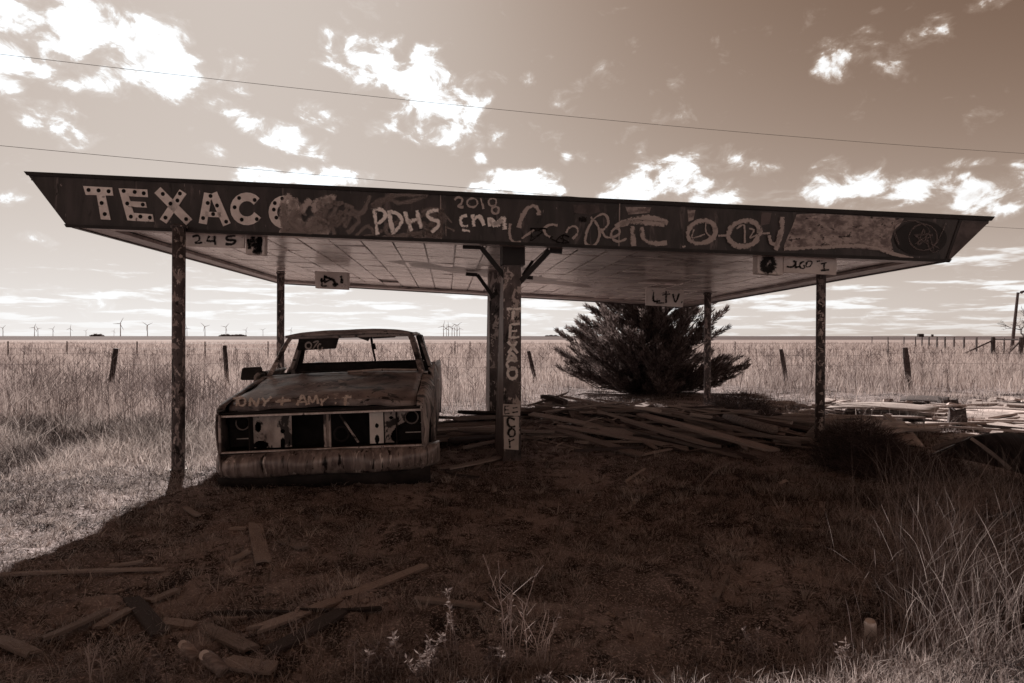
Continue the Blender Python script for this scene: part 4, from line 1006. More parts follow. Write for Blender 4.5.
fg = [  # boards lying in the foreground, each seen singly
 (252,634,425,568,.085,.03,M_WOODF,'long weathered plank slanting across the bare dirt in front of the truck'),
 (254,525,263,565,.115,.03,M_WOODF,'short wide plank pointing at the truck bumper on the dirt'),
 (-30,578,155,570,.05,.03,M_WOODF,'long thin batten lying along the edge of the roof shadow'),
 (108,568,143,563,.035,.02,M_WOODF,'short thin batten lying just beyond the long thin batten'),
 (38,643,106,613,.06,.022,M_WOODF,'weathered plank sloping through the dark weeds below the thin batten'),
 (95,630,131,610,.075,.03,M_WOODF,'broken plank lying parallel to the weathered plank in dark weeds'),
 (146,604,176,592,.075,.03,M_WOODF,'short plank end poking out beyond the dark upturned board'),
 (130,600,160,637,.10,.018,M_WOODD,'dark rotten board lying over the other planks in the weeds'),
 (160,624,192,628,.07,.03,M_WOODF,'stubby plank piece beside the dark rotten board'),
 (204,630,250,652,.08,.018,M_WOODF,'grey plank lying behind the cut log pieces'),
 (214,615,300,615,.03,.025,M_WOODD,'dark thin lath lying behind the grey plank'),
 (212,621,246,621,.022,.02,M_WOODF,'short lath lying in front of the dark thin lath'),
 (300,613,378,612,.03,.02,M_WOODD,'dark lath crossing behind the long weathered plank'),
 (414,601,479,608,.045,.03,M_WOODF,'rough stick-like board on the dirt behind the silver weeds'),
 (282,541,304,549,.09,.02,M_WOODF,'small split board next to the short wide plank'),
 (185,509,198,518,.05,.02,M_WOODF,'small split chip lying near the post shadow'),
 (-8,640,30,656,.08,.03,M_WOODF,'plank end sticking in from the edge by the weeds'),
 (228,563,248,553,.06,.02,M_WOODF,'small weathered board left of the short wide plank'),
 (268,655,338,616,.11,.015,M_WOODD,'wide dark board under the front weeds'),
 (225,665,275,672,.10,.03,M_WOODF,'wide plank end at the bottom weeds beside the log pieces'),
 (640,456,726,437,.07,.03,M_WOODF,'grey plank leaning off the front of the lumber pile'),
 (545,441,588,452,.05,.03,M_WOODF,'thin plank on the dirt just right of the central post'),
 (445,470,500,458,.16,.05,M_WOODF,'thick beam end lying between the truck and the central post'),
 (446,474,478,478,.04,.03,M_WOODD,'dark lath in front of the thick beam end by the truck'),
 (475,470,492,455,.06,.03,M_WOODF,'short upright offcut leaning at the foot of the central post'),
 (716,602,727,578,.035,.015,M_WOODF,'small flat offcut alone on the dark dirt under the roof'),
]
for (x1, y1, x2, y2, w, t, mt, lab) in fg: gplank(x1, y1, x2, y2, w*.85, min(t, .015), mt, lab, h1=.015, h2=.015, roll=random.uniform(-.12, .12))
for (x1, y1, x2, y2, w, lab) in ((228,531,246,530,.03,'pale splinter of wood near the short wide plank'), (778,530,812,532,.02,'pale broken twig on the dark dirt beneath the canopy edge'), (626,482,645,470,.02,'grey stick end on the dirt before the lumber pile')):
    gplank(x1, y1, x2, y2, w, .02, M_WOODP, lab, cat='stick', name='stick')
# twig arching over the dirt
pts = [on_ground(700, 487), on_ground(712, 473, .05), on_ground(730, 463, .10), on_ground(742, 462, .08), on_ground(748, 470, .02)]
tag(MB().tube(pts, [.008, .009, .008, .006, .004], 5).build('twig', M_WOOD), 'thin arched twig on the dirt in front of the brush heap', 'twig')

# cut log pieces with pale ends
for (x1, y1, x2, y2, r, lab) in ((183, 647, 194, 660, .024, 'shorter of two cut logs with pale round ends in the weeds'), (205, 658, 222, 673, .027, 'longer of two cut logs with pale round ends in the weeds')):
    a, b = on_ground(x1, y1, r+.03), on_ground(x2, y2, r-.005)
    root = empty('log', (a.x, a.y, g(a.x, a.y))); tag(root, lab, 'log', 'cut logs in the weeds')
    d = (b-a).normalized()
    MB().tube([a, a.lerp(b, .5)+Vector((0, 0, .004)), b], [r, r*1.05, r*.95], 12).build('bark_body', M_WOOD, root, smooth=True, world=True)
    n_ = Vector((0.0, -.75, .66)).normalized()
    e1 = n_.orthogonal().normalized(); e2 = n_.cross(e1); c = a+n_*r*1.04
    vs = [c+(e1*math.cos(q_)+e2*math.sin(q_))*r*.78 for q_ in [2*math.pi*k/14 for k in range(14)]]
    mb = MB(); mb.add(vs, [tuple(range(14))]); mb.add([p-n_*.03 for p in vs], [tuple(range(14))]); mb.f += [(k, (k+1) % 14, 14+(k+1) % 14, 14+k) for k in range(14)]
    mb.build('cut_end', M_LOGEND, root, world=True)

# the lumber pile
PILE_L = 'weathered grey plank heaped in the lumber pile before the dark juniper'; PILE_G = 'planks of the lumber pile'
def pile_h(x, y):
    cx, cy = 2.0, 9.6
    return .34*math.exp(-((x-cx)/2.0)**2-((y-cy)/1.25)**2)+.22*math.exp(-((x-.75)/.6)**2-((y-9.8)/.8)**2)
cnt = 0
for i in range(230):
    cx = random.gauss(2.2, 1.2); cy = random.gauss(9.5, .75)
    if cx < .35 or cx > 4.6 or cy < 8.0: continue
    L = random.uniform(.5, 2.4)**1.0; a = random.gauss(-.42, .28) if random.random() < .68 else random.uniform(-1.5, 1.5)
    dx, dy = math.cos(a)*L/2, math.sin(a)*L/2*1.0
    k = random.uniform(.35, 1.0)
    z1_, z2_ = [g(cx+s*dx, cy+s*dy)+pile_h(cx+s*dx, cy+s*dy)*k+random.uniform(.0, .03)+(random.uniform(0, .16) if random.random() < .3 else 0) for s in (-1, 1)]
    w = random.choice((.04, .06, .07, .09, .12, .14)); mt = random.choices((M_WOOD, M_WOODD, M_WOODP), (.72, .20, .08))[0]
    tn = {M_WOOD.name: 'weathered', M_WOODD.name: 'dark rotten', M_WOODP.name: 'pale'}[mt.name]
    wd_ = 'narrow' if w < .08 else ('wide' if w > .11 else 'medium')
    zn = 'beside the central post' if cx < 1.4 else ('by the right front post' if cx > 3.1 else ('on the far slope before the juniper' if cy > 9.6 else 'on the front slope facing the dirt'))
    ln_ = 'long' if L > 1.75 else 'short'
    plank((cx-dx, cy-dy, z1_), (cx+dx, cy+dy, z2_), w, random.uniform(.015, .03), mt, f'{ln_} {wd_} {tn} plank of the lumber pile, {zn}', PILE_G+' '+' '.join((ln_, wd_, tn, zn)), roll=random.gauss(0, .35)); cnt += 1
# planks between the truck and the central beams
for i in range(34):
    cx = random.uniform(-.95, .05); cy = random.uniform(8.1, 10.4); L = random.uniform(.6, 1.6); a = random.gauss(.25, .4)
    dx, dy = math.cos(a)*L/2, math.sin(a)*L/2; k = .22*math.exp(-((cx+.3)/.7)**2-((cy-9.3)/1.0)**2)*random.uniform(.3, 1)
    if cx-abs(dx) < -1.15: cx = -1.15+abs(dx)
    z1_, z2_ = [g(cx+s*dx, cy+s*dy)+k+random.uniform(0, .04)+s*random.uniform(-.05, .05)*(k > .05) for s in (-1, 1)]
    w = random.choice((.06, .09, .12)); mt = random.choices((M_WOOD, M_WOODD), (.7, .3))[0]
    dsc = ' '.join((('long' if L > 1.1 else 'short'), {.06: 'narrow', .09: 'medium', .12: 'wide'}[w], 'weathered' if mt is M_WOOD else 'dark rotten'))
    zn = 'close to the truck side' if cx < -.5 else 'behind the central posts'
    plank((cx-dx, cy-dy, max(z1_, g(cx, cy))), (cx+dx, cy+dy, max(z2_, g(cx, cy))), w, .03, mt,
          f'{dsc} plank in the small heap, {zn}', f'small heap planks {dsc} {zn}', roll=random.gauss(0, .2))
mbs = MB()
for i in range(1500):
    cx = random.gauss(2.0, 1.3) if i % 3 else random.uniform(-1.0, .6); cy = random.gauss(9.4, .9); L = random.uniform(.05, .35); a = random.uniform(-1.6, 1.6); z = g(cx, cy)+pile_h(cx, cy)*random.random()+.02
    if cx < -1.1 or cy < 7.6: continue
    d_ = Vector((math.cos(a)*L, math.sin(a)*L, random.gauss(0, .25)*L)); w_ = random.uniform(.004, .014); c_ = Vector((cx, cy, z))
    sd_ = Vector((-math.sin(a), math.cos(a), 0))*w_
    mbs.add([c_-sd_, c_+sd_, c_+d_+sd_*.6, c_+d_-sd_*.6, c_+Vector((0, 0, w_)), c_+d_+Vector((0, 0, w_*.6))], [(0,1,2,3),(0,3,5,4),(1,4,5,2),(0,4,1),(3,2,5)])
tag(mbs.build('splinters', surface('splinter_wood', .10, .45, 3, bump=0, rough=.9)), 'splinters and broken laths scattered over the lumber heaps', 'splinters', kind='stuff')
special = [
 (570,403,583,430,.20,.03,M_WOOD,.38,.06,'wide plank leaning steeply down the face of the lumber pile'),
 (548,405,549,427,.13,.03,M_WOOD,.36,.05,'upright short board leaning on the lumber pile beside the wide plank'),
 (543,400,565,404,.10,.06,M_WOODD,.42,.42,'black charred beam end lying on top of the lumber pile'),
 (640,415,775,452,.14,.03,M_WOOD,.34,.08,'long straight plank running down the middle of the lumber pile'),
 (660,412,800,446,.10,.03,M_WOOD,.34,.08,'long narrow plank on the far side of the lumber pile'),
 (618,418,715,448,.12,.03,M_WOOD,.34,.10,'long split plank down the near side of the lumber pile'),
 (600,412,680,440,.08,.03,M_WOOD,.36,.10,'narrow plank crossing the crest of the lumber pile'),
 (636,409,662,411,.10,.04,M_WOODP,.40,.40,'sunlit pale plank end on the crest of the lumber pile'),
 (690,416,712,420,.08,.03,M_WOODP,.34,.32,'pale board end beside the rear post on the pile'),
 (575,452,640,448,.05,.03,M_WOODD,.05,.06,'dark batten lying along the foot of the lumber pile'),
]
for (x1, y1, x2, y2, w, t, mt, h1, h2, lab) in special: gplank(x1, y1, x2, y2, w, t, mt, lab, None, h1, h2, random.uniform(-.15, .15))
# a round pole lying in the pile
a, b = on_ground(726, 416, .30), on_ground(775, 430, .26)
tag(MB().tube([a, a.lerp(b, .5), b], [.055, .06, .055], 10).build('pole_log', M_WOOD, smooth=True), 'round timber pole lying on the far side of the lumber pile', 'pole')
# panel leaning at the foot of the right post
a, b, c = on_ground(792, 448), on_ground(815, 449), P(814, 426, 7.75)
tag(MB().add([a, b, c, a+Vector((.02, .04, 0)), b+Vector((.02, .04, 0)), c+Vector((.02, .04, 0))], [(0,1,2),(5,4,3),(0,3,4,1),(1,4,5,2),(2,5,3,0)]).build('plywood_scrap', M_WOOD), 'triangular plywood scrap leaning against the right front post', 'board')

# bright wreckage right of the canopy
for i in range(100):
    cx = random.uniform(4.3, 11.5); cy = random.uniform(8.8, 13.2)
    if cx/cy < .50 or cx/cy > .98: continue
    L = random.uniform(.5, 2.4); a = random.gauss(-.1, .5); dx, dy = math.cos(a)*L/2, math.sin(a)*L/2
    hh = random.uniform(0, .08)
    z1_, z2_ = [g(cx+s*dx, cy+s*dy)+hh+random.uniform(0, .05) for s in (-1, 1)]
    dark = random.random() < .30
    w = random.choice((.07, .1, .14, .2))
    dsc = ' '.join((('long' if L > 1.5 else 'short'), ('narrow' if w < .12 else 'wide'), ('dark weathered' if dark else 'sunlit pale')))
    zn = 'at the back against the tall grass' if cy > 11.8 else ('near the dark roofing sheet' if cx > 6.6 else 'just beyond the right front post')
    plank((cx-dx, cy-dy, z1_), (cx+dx, cy+dy, z2_), w, .03, random.choice((M_WOOD, M_WOODD)) if dark else M_WOODP,
          f'{dsc} board in the wreckage, {zn}', f'wreckage boards {dsc} {zn}', roll=random.gauss(0, .15))
for i in range(150):
    cx = random.uniform(3.6, 11.5); cy = random.uniform(8.6, 13.8)
    if cx/cy < .40 or cx/cy > .95: continue
    s = random.uniform(.05, .26); mb = MB(); k = random.randint(5, 7)
    ring_ = [(s*random.uniform(.6, 1.15)*math.cos(2*math.pi*j/k), s*random.uniform(.6, 1.15)*math.sin(2*math.pi*j/k)) for j in range(k)]
    tl = random.uniform(-.10, .10); t_ = random.uniform(.02, .05)
    lo = [(x, y, x*tl) for x, y in ring_]; hi = [(x*.95, y*.95, x*tl+t_) for x, y in ring_]
    mb.add(lo+hi, [tuple(range(k))[::-1], tuple(range(k, 2*k))]+[(j, (j+1) % k, k+(j+1) % k, k+j) for j in range(k)])
    o = mb.build('plaster_chunk', M_RUBBLE); o.location = (cx, cy, g(cx, cy)+.03+abs(tl)*s*.6); o.rotation_euler = (random.gauss(0, .12), random.gauss(0, .12), random.uniform(0, 6))
    sz_ = 'hand-sized' if s < .11 else ('plate-sized' if s < .18 else 'large')
    zn = 'at the back against the tall grass' if cy > 11.8 else ('near the dark roofing sheet' if cx > 6.6 else 'just beyond the right front post')
    tag(o, f'{sz_} broken white plaster chunk in the wreckage, {zn}', 'rubble', f'plaster chunks {sz_} {zn}')
def sheet(quad, hts, mat, lab, cat, name, bow=0.0, n=8, thick=.02):
    c4 = [on_ground(x, y, h) for (x, y), h in zip(quad, hts)]
    def fn_(u, v): return (c4[0]*(1-u)+c4[1]*u)*(1-v)+(c4[3]*(1-u)+c4[2]*u)*v+up*bow*math.sin(math.pi*u)*(.5+.5*v)
    o = MB().grid(fn_, lin(0, 1, n), lin(0, 1, 4)).build(name, mat, smooth=True, solid=thick); return tag(o, lab, cat)
sheet([(826,408),(936,413),(940,407),(838,403)], [.16, .16, .18, .18], M_WOODP, 'long pale warped panel lying on top of the wreckage', 'panel', 'warped_panel', .05)
sheet([(940,420),(1040,434),(1040,412),(955,409)], [.06, .06, .10, .10], M_RUBBLE, 'broad sunlit sheet lying flat in the wreckage', 'sheet', 'roof_sheet', .02)
sheet([(880,438),(925,446),(905,424),(872,424)], [.05, .05, .14, .14], M_RUBBLE, 'tilted pale slab in front of the broken stump', 'slab', 'tilted_slab', .01)
sheet([(932,455),(1075,492),(1075,455),(972,438)], [.03, .03, .42, .36], M_SHEET, 'large dark roofing sheet bowed over the ground at the lot edge', 'sheet', 'dark_roofing_sheet', .10)
sheet([(900,400),(948,402),(950,397),(902,396)], [.10, .14, .16, .12], M_WOODD, 'black charred board at the back of the wreckage', 'board', 'charred_board', .02)
gplank(972, 441, 1012, 471, .035, .03, M_WOODP, 'pale stick leaning on the dark roofing sheet', None, .38, .10)
gplank(935, 450, 972, 439, .06, .04, M_WOOD, 'edge beam lying along the dark roofing sheet', None, .16, .34)
gplank(886, 416, 903, 432, .08, .03, M_WOODP, 'pale lath slanting down in front of the long warped panel', None, .14, .04)
def stump(px, py, hgt, r, lab):
    p = on_ground(px, py); k = 9
    root = empty('tree_stump', p); tag(root, lab, 'stump')
    prof = [random.uniform(.8, 1.2) for _ in range(k)]; tops = [hgt*random.uniform(.75, 1.1) for _ in range(k)]
    mb = MB(); lo = [(r*1.15*q_*math.cos(2*math.pi*j/k), r*1.15*q_*math.sin(2*math.pi*j/k), -.05) for j, q_ in enumerate(prof)]
    hi = [(r*q_*.85*math.cos(2*math.pi*j/k), r*.85*q_*math.sin(2*math.pi*j/k), tops[j]) for j, q_ in enumerate(prof)]
    mb.add(lo+hi, [(j, (j+1) % k, k+(j+1) % k, k+j) for j in range(k)]); mb.add(hi+[(0, 0, hgt*.8)], [(j, (j+1) % k, k) for j in range(k)])
    mb.build('stump_body', M_WOODD, root)
    rt = MB()
    for a in (.4, 2.2, 4.1): rt.tube([(0, 0, .06), (r*1.3*math.cos(a), r*1.3*math.sin(a), .03), (r*2.2*math.cos(a), r*2.2*math.sin(a), -.02)], [.05, .035, .015], 6)
    rt.build('root', M_WOODD, root)
stump(957, 429, .30, .14, 'broken dark stump standing in the pale wreckage')
stump(948, 409, .22, .19, 'squat charred stump behind the wreckage')

# drink can in the front grass
p = on_ground(872, 643); root = empty('drink_can', p, .4); root.rotation_euler = (R(8), R(-12), .4)
tag(root, 'faded drink can standing tilted in the dirt beside tall grass', 'can')
rp = [(0, .0), (.020, .0), (.026, .008), (.027, .02), (.0265, .06), (.0272, .095), (.022, .108), (.020, .110), (.0, .106)]
mb = MB()
for i, (r_, z_) in enumerate(rp):
    for j in range(16):
        a = 2*math.pi*j/16; q_ = r_*(1-.12*math.exp(-((z_-.055)/.02)**2)*max(0, math.cos(a-2)))
        mb.v.append((q_*math.cos(a), q_*math.sin(a), z_))
for i in range(len(rp)-1):
    for j in range(16): mb.f.append((i*16+j, i*16+(j+1) % 16, (i+1)*16+(j+1) % 16, (i+1)*16+j))
mb.build('can_body', M_CAN, root, smooth=True)
rim = [(.0205*math.cos(a), .0205*math.sin(a), .110) for a in lin(0, 2*math.pi, 17)]
MB().tube(rim, .0015, 5, False).build('rim', M_CHROME, root)
# pale paper scrap
p = on_ground(783, 484); o = MB().grid(lambda u, v: (u, v, .02+.012*math.sin(60*u)+.01*math.cos(50*v)), lin(-.05, .05, 6), lin(-.04, .04, 5)).build('paper_scrap', M_SIGN, smooth=True)
o.location = p; tag(o, 'crumpled pale paper scrap on the dirt before the brush heap', 'paper')

# ------------------------------------------------------------------ vegetation
def tufts(P0, D, L, w, mat, name, tint, parent=None, seg=1):
    """spiky leaf triangles starting at P0 along D"""
    n = len(P0); D = D/np.linalg.norm(D, axis=1, keepdims=True)
    rv = rng.normal(size=(n, 3)); side = np.cross(D, rv); side /= np.linalg.norm(side, axis=1, keepdims=True)+1e-9
    mid = P0+D*(L*.45)[:, None]
    V = np.stack([P0, mid+side*w[:, None]*.5, P0+D*L[:, None], mid-side*w[:, None]*.5], 1)
    T = np.array([(0, 1, 2), (0, 2, 3)])[None]+(np.arange(n)*4)[:, None, None]
    return tri_object(name, V.reshape(-1, 3), T.reshape(-1, 3), mat, np.repeat(tint, 4), parent)

def juniper(px, d, name, label, Rw, H):
    x0 = (px-512)/F*d; z0 = g(x0, d); root = empty(name, (x0, d, z0)); tag(root, label, 'tree')
    tr = MB(); tr.tube([(0, 0, -.1), (.03, .02, .5), (.0, .05, 1.2), (.05, 0, H*.9)], [.12, .10, .07, .02], 8)
    P0, D, Ls, Ws, Ti = [], [], [], [], []
    for i in range(215):
        inner = i >= 125                                  # short dense limbs fill the heart, long plumes make the outline
        f = random.random(); low = random.random() < .48
        zb = random.uniform(.02, .4) if low else .1+f*(H*.70)
        az = random.uniform(0, 2*math.pi)
        elev = R(random.uniform(2, 52)) if low else R(random.uniform(8, 34)*(.75+.9*f))
        reach = Rw*random.uniform(.72, 1.06)*((1-.5*math.sin(elev)**1.4) if low else (1-.62*f**1.2))
        if inner: reach *= random.uniform(.35, .65)
        dv = Vector((math.cos(az)*math.cos(elev), math.sin(az)*math.cos(elev), math.sin(elev)))
        a = Vector((0, 0, zb)); tip = a+dv*reach/max(.45, math.cos(elev)); tip.z = min(tip.z, H*random.uniform(.8, 1.02))
        mid = a.lerp(tip, .55)-Vector((0, 0, .17*reach)); mid.z = max(mid.z, .08)
        tr.tube([a, mid, tip], [.026, .016, .004], 4, False)
        subs = [(a, mid, tip, .15 if not inner else .24, int(150+170*reach))]
        for _ in range(0 if inner else 4):                # side sprays sweep up off the plume
            t = random.uniform(.35, .85); p = a*(1-t)**2+mid*(2*t*(1-t))+tip*t*t
            sd_ = Vector((-math.sin(az), math.cos(az), 0))*random.choice((-1, 1))
            d2 = (dv+sd_*random.uniform(.3, .8)+Vector((0, 0, random.uniform(.1, .5)))).normalized(); l2 = reach*random.uniform(.18, .34)
            subs.append((p, p+d2*l2*.55, p+d2*l2+Vector((0, 0, .05)), .09, int(60+90*l2)))
        for (a_, m_, t_, r0, n) in subs:
            for _ in range(n):
                t = .06+.94*random.random()**.8
                p = a_*(1-t)**2+m_*(2*t*(1-t))+t_*t*t; ax = ((t_-m_)*t+(m_-a_)*(1-t)).normalized()
                rad = r0*(1.03-t)**.65+.012
                off = Vector((random.gauss(0, 1), random.gauss(0, 1), random.gauss(0, .8))).normalized(); p = p+off*rad*random.random()**.5
                if p.z < .02: continue
                P0.append(p); D.append(ax*1.1+off*.55+Vector((0, 0, .22))); Ls.append(random.uniform(.06, .16)); Ws.append(random.uniform(.012, .028)); Ti.append(min(1, max(0, random.gauss(.45, .28))))
    tr.build('trunk', M_BARK, root, smooth=True)
    tufts(np.array(P0), np.array(D), np.array(Ls), np.array(Ws), M_CEDAR, 'crown', np.array(Ti), root)
juniper(646, 15.9, 'juniper_tree', 'dense dark juniper growing behind the canopy and lumber pile', 2.5, 3.0)

def bare_tree(px, d, H, label):
    x0 = (px-512)/F*d; root = empty('bare_tree', (x0, d, g(x0, d))); tag(root, label, 'tree')
    tr, tw = MB(), MB()
    def grow(p, dv, L, r, lev):
        q1 = p+dv*L*.5+Vector((random.gauss(0, .06), 0, random.gauss(0, .03)))*L; q2 = p+dv*L+Vector((0, 0, .05*L))
        (tr if lev < 2 else tw).tube([p, q1, q2], [r, r*.8, r*.6], 5 if lev < 3 else 3, False)
        if lev >= 5: return
        for _ in range(random.choice((2, 3, 3))):
            nd = (dv+Vector((random.gauss(0, .5), random.gauss(0, .5), random.gauss(.08, .3)))).normalized()
            grow(q2, nd, L*random.uniform(.6, .85), max(.012, r*.6), lev+1)
    grow(Vector((0, 0, -.1)), Vector((0, 0, 1)), H*.25, .14, 0)
    tr.build('trunk', M_BARK, root); tw.build('crown', M_BARK, root)
bare_tree(1024, 62, 5.6, 'bare leafless tree standing beside the leaning lamp pole')

def brush(px, py, Rw, H, n, label, lo=.05):
    p = on_ground(px, py); root = empty('brush_heap', p); tag(root, label, 'brush')
    P0, D, Ls, Ws, Ti = [], [], [], [], []
    for _ in range(n):
        a = random.uniform(0, 6.28); r_ = Rw*random.random()**.5; hmax = H*math.sqrt(max(0, 1-(r_/Rw)**2))
        P0.append((r_*math.cos(a), r_*math.sin(a)*.8, random.random()**1.0*hmax))
        D.append((random.gauss(0, 1)+math.cos(a)*.6, random.gauss(0, 1), abs(random.gauss(.5, .7)))); Ls.append(random.uniform(.05, .22)); Ws.append(random.uniform(.003, .007)); Ti.append(random.random())
    tufts(np.array(P0), np.array(D), np.array(Ls), np.array(Ws), M_BRUSH, 'twigs', np.array(Ti), root)
    st = MB()
    for _ in range(9):
        a = random.uniform(0, 6.28); st.tube([(0, 0, -.03), (Rw*.4*math.cos(a), Rw*.3*math.sin(a), H*.5), (Rw*.9*math.cos(a), Rw*.7*math.sin(a), H*.7)], [.012, .009, .004], 5)
    st.build('branch', M_BARK, root)
brush(860, 466, .46, .46, 7500, 'dark tangled brush heap at the foot of the right front post')
brush(900, 474, .60, .22, 4500, 'low dark brush spreading in front of the wreckage')
brush(738, 419, .60, .46, 6500, 'dark shrub growing beside the right rear post')
brush(600, 415, .55, .35, 3500, 'low brush under the juniper branches')

def weed(px, py, H, kind, label, nst=5):
    p = on_ground(px, py); root = empty('weed_plant', p); tag(root, label, 'weed', 'weeds in the foreground')
    st = MB(); P0, D, Ls, Ws, Ti = [], [], [], [], []
    for s_ in range(nst):
        a = random.uniform(0, 6.28); ln = random.uniform(.05, .45); h = H*random.uniform(.55, 1.05)
        b0 = Vector((random.uniform(-.04, .04), random.uniform(-.03, .03), -.02)); q1 = b0+Vector((math.cos(a)*ln*h*.35, math.sin(a)*ln*h*.35, h*.55)); q2 = b0+Vector((math.cos(a)*ln*h, math.sin(a)*ln*h, h))
        st.tube([b0, q1, q2], [.0028, .0022, .0012], 5, False)
        nl = 46 if kind == 'leafy' else 9
        for _ in range(nl):
            t = random.uniform(.15, 1); pp = b0*(1-t)**2+q1*2*t*(1-t)+q2*t*t
            P0.append(pp); D.append((random.gauss(0, 1), random.gauss(0, 1), random.uniform(.0, 1.2))); 
            Ls.append(random.uniform(.014, .034)); Ws.append(random.uniform(.006, .012) if kind == 'leafy' else .003); Ti.append(random.random())
        if kind == 'stalk':
            for _ in range(4):
                t = random.uniform(.4, .95); pp = b0.lerp(q2, t)*.5+(b0*(1-t)**2+q1*2*t*(1-t)+q2*t*t)*.5; d_ = Vector((random.gauss(0, .5), random.gauss(0, .3), .7))*.07
                st.tube([pp, pp+d_], [.0016, .0008], 4, False)
    st.build('stem', MATS['stem_pale'], root)
    tufts(np.array(P0), np.array(D), np.array(Ls), np.array(Ws), M_WEED, 'foliage', np.array(Ti), root)
surface('stem_pale', .25, .42, 6, bump=0)
weed(452, 672, .33, 'leafy', 'silvery leafy weed with an upright seed head in the foreground')
weed(392, 680, .22, 'leafy', 'low silvery leafy weed left of the upright seed head weed', 8)
weed(425, 690, .22, 'leafy', 'bushy silvery weed at the front below the seed head weed', 8)
weed(360, 684, .17, 'leafy', 'small silvery weed by the end of the wide dark board', 6)
weed(512, 668, .50, 'stalk', 'tall thin pale forked weed stalks standing alone in front of the dirt', 6)
weed(536, 672, .34, 'stalk', 'shorter pale weed stalks beside the tall forked stalks', 6)
weed(500, 683, .16, 'leafy', 'curled pale leafy weed under the forked stalks', 8)
weed(540, 690, .09, 'leafy', 'low curled weed right of the forked stalks', 6)
weed(300, 640, .16, 'stalk', 'thin pale weed growing beside the long weathered plank', 3)
weed(96, 690, .22, 'stalk', 'pale starry weed among the dark planks', 5)
weed(150, 690, .16, 'leafy', 'small leafy weed near the two cut logs', 5)
weed(756, 672, .20, 'leafy', 'spiky leafy weed at the sunlit turf edge', 4)
weed(852, 674, .20, 'leafy', 'upright leafy weed in the turf near the drink can', 3)
weed(262, 676, .10, 'stalk', 'dry twiggy weed at the wide plank end', 5)

# ------------------------------------------------------------------ fences, wires, far things
def wood_post(parent, x, y, h, lean, r, mat=None, name='post'):
    z = g(x, y); mb = MB(); rr = [r*random.uniform(.9, 1.1) for _ in range(5)]
    mb.tube([(x+lean*h*f, y, z-.2*(f == 0)+h*f) for f in (0, .25, .5, .75, 1)], rr[:4]+[rr[4]*.85], 8)
    return mb.build(name, mat or M_WOODD, parent, world=True)
f1 = empty('field_fence', (0, 17, 0)); tag(f1, 'old field fence of leaning wooden posts behind the canopy', 'fence')
tops = []
for (pt_x, pt_y, pb_x, pb_y, d, r) in ((116,348.3,111.5,378,17.2,.072),(224.6,345.5,226.5,373,17.6,.058),(528.5,351,532,366,18.2,.055),(781,349,785,371,17.8,.065),(905,347.5,908,373,17.4,.075)):
    b = P(pb_x, pb_y, d); t_ = P(pt_x, pt_y, d); h = t_.z-g(b.x, d)
    lean = (t_.x-b.x)/(t_.z-b.z); xb = t_.x-lean*h
    wood_post(f1, xb, d, h, lean, r); tops.append(Vector((xb+lean*h*.85, d-.08, h*.85)))
tops = [Vector((-30, 16.5, .95))]+tops+[Vector((30, 17, .95))]
for dz in (0, -.28):
    mb = MB()
    for a, b in zip(tops[:-1], tops[1:]):
        mb.tube([a+up*dz, a.lerp(b, .33)+up*(dz-.05), a.lerp(b, .67)+up*(dz-.05), b+up*dz], .004, 4, False)
    mb.build('wire', M_WIRE, f1, world=True)
f2 = empty('wire_fence', (-10, 36, 0)); tag(f2, 'thin steel post wire fence far out in the grass', 'fence')
xs2 = [8, 67, 137, 205, 268, 330, 455, 470, 610, 690, 735, 888]
pp = []
for px in xs2:
    d = 36+random.uniform(-1, 1); x = (px-512)/F*d
    MB().box((x, d, .52), (.05, .05, 1.2)).build('post', M_POST, f2, world=True); pp.append(Vector((x, d-.04, 1.0)))
for dz in (0, -.3):
    mb = MB()
    for a, b in zip(pp[:-1], pp[1:]): mb.tube([a+up*dz, b+up*dz], .006, 3, False)
    mb.build('wire', M_WIRE, f2, world=True)
f3 = empty('corner_fence', (32.3, 43, 0)); tag(f3, 'braced corner fence with rail running off to the horizon', 'fence')
pts3 = []
for px, d in ((872,110),(888,96),(904,84),(915.5,77),(922,72),(929,67),(937,62),(945,58),(954,54),(964,50),(976.5,46.5)):
    x = (px-512)/F*d; MB().box((x, d, .6), (.10, .10, 1.45)).build('post', M_WOODD, f3, world=True); pts3.append(Vector((x, d, 1.2)))
A3, B3 = P(993, 350, 43), P(1021, 350, 41)
for b in (A3, B3): wood_post(f3, b.x, b.y, 1.36, 0, .13)
MB().box(((P(1004, 350, 42.2)).x, 42.2, .6), (.07, .07, 1.4)).build('post', M_POST, f3, world=True)
MB().tube([(A3.x, A3.y, 1.20), (B3.x, B3.y, 1.18)], .05, 6).build('rail', M_WOODD, f3, world=True)
MB().tube([(A3.x-.02, A3.y, 1.12), (P(965, 352, 43.4).x, 43.4, .25)], .055, 6).build('brace', M_WOODD, f3, world=True)
MB().tube([(B3.x-.02, B3.y, 1.12), (P(1011, 351, 41).x, 41.2, .30)], .055, 6).build('brace', M_WOODD, f3, world=True)
pts3.append(Vector((A3.x, A3.y, 1.2)))
for dz in (0, -.35, -.7):
    mb = MB()
    for a, b in zip(pts3[:-1], pts3[1:]): mb.tube([a+up*dz, b+up*dz], .008, 3, False)
    mb.build('wire', M_WIRE, f3, world=True)
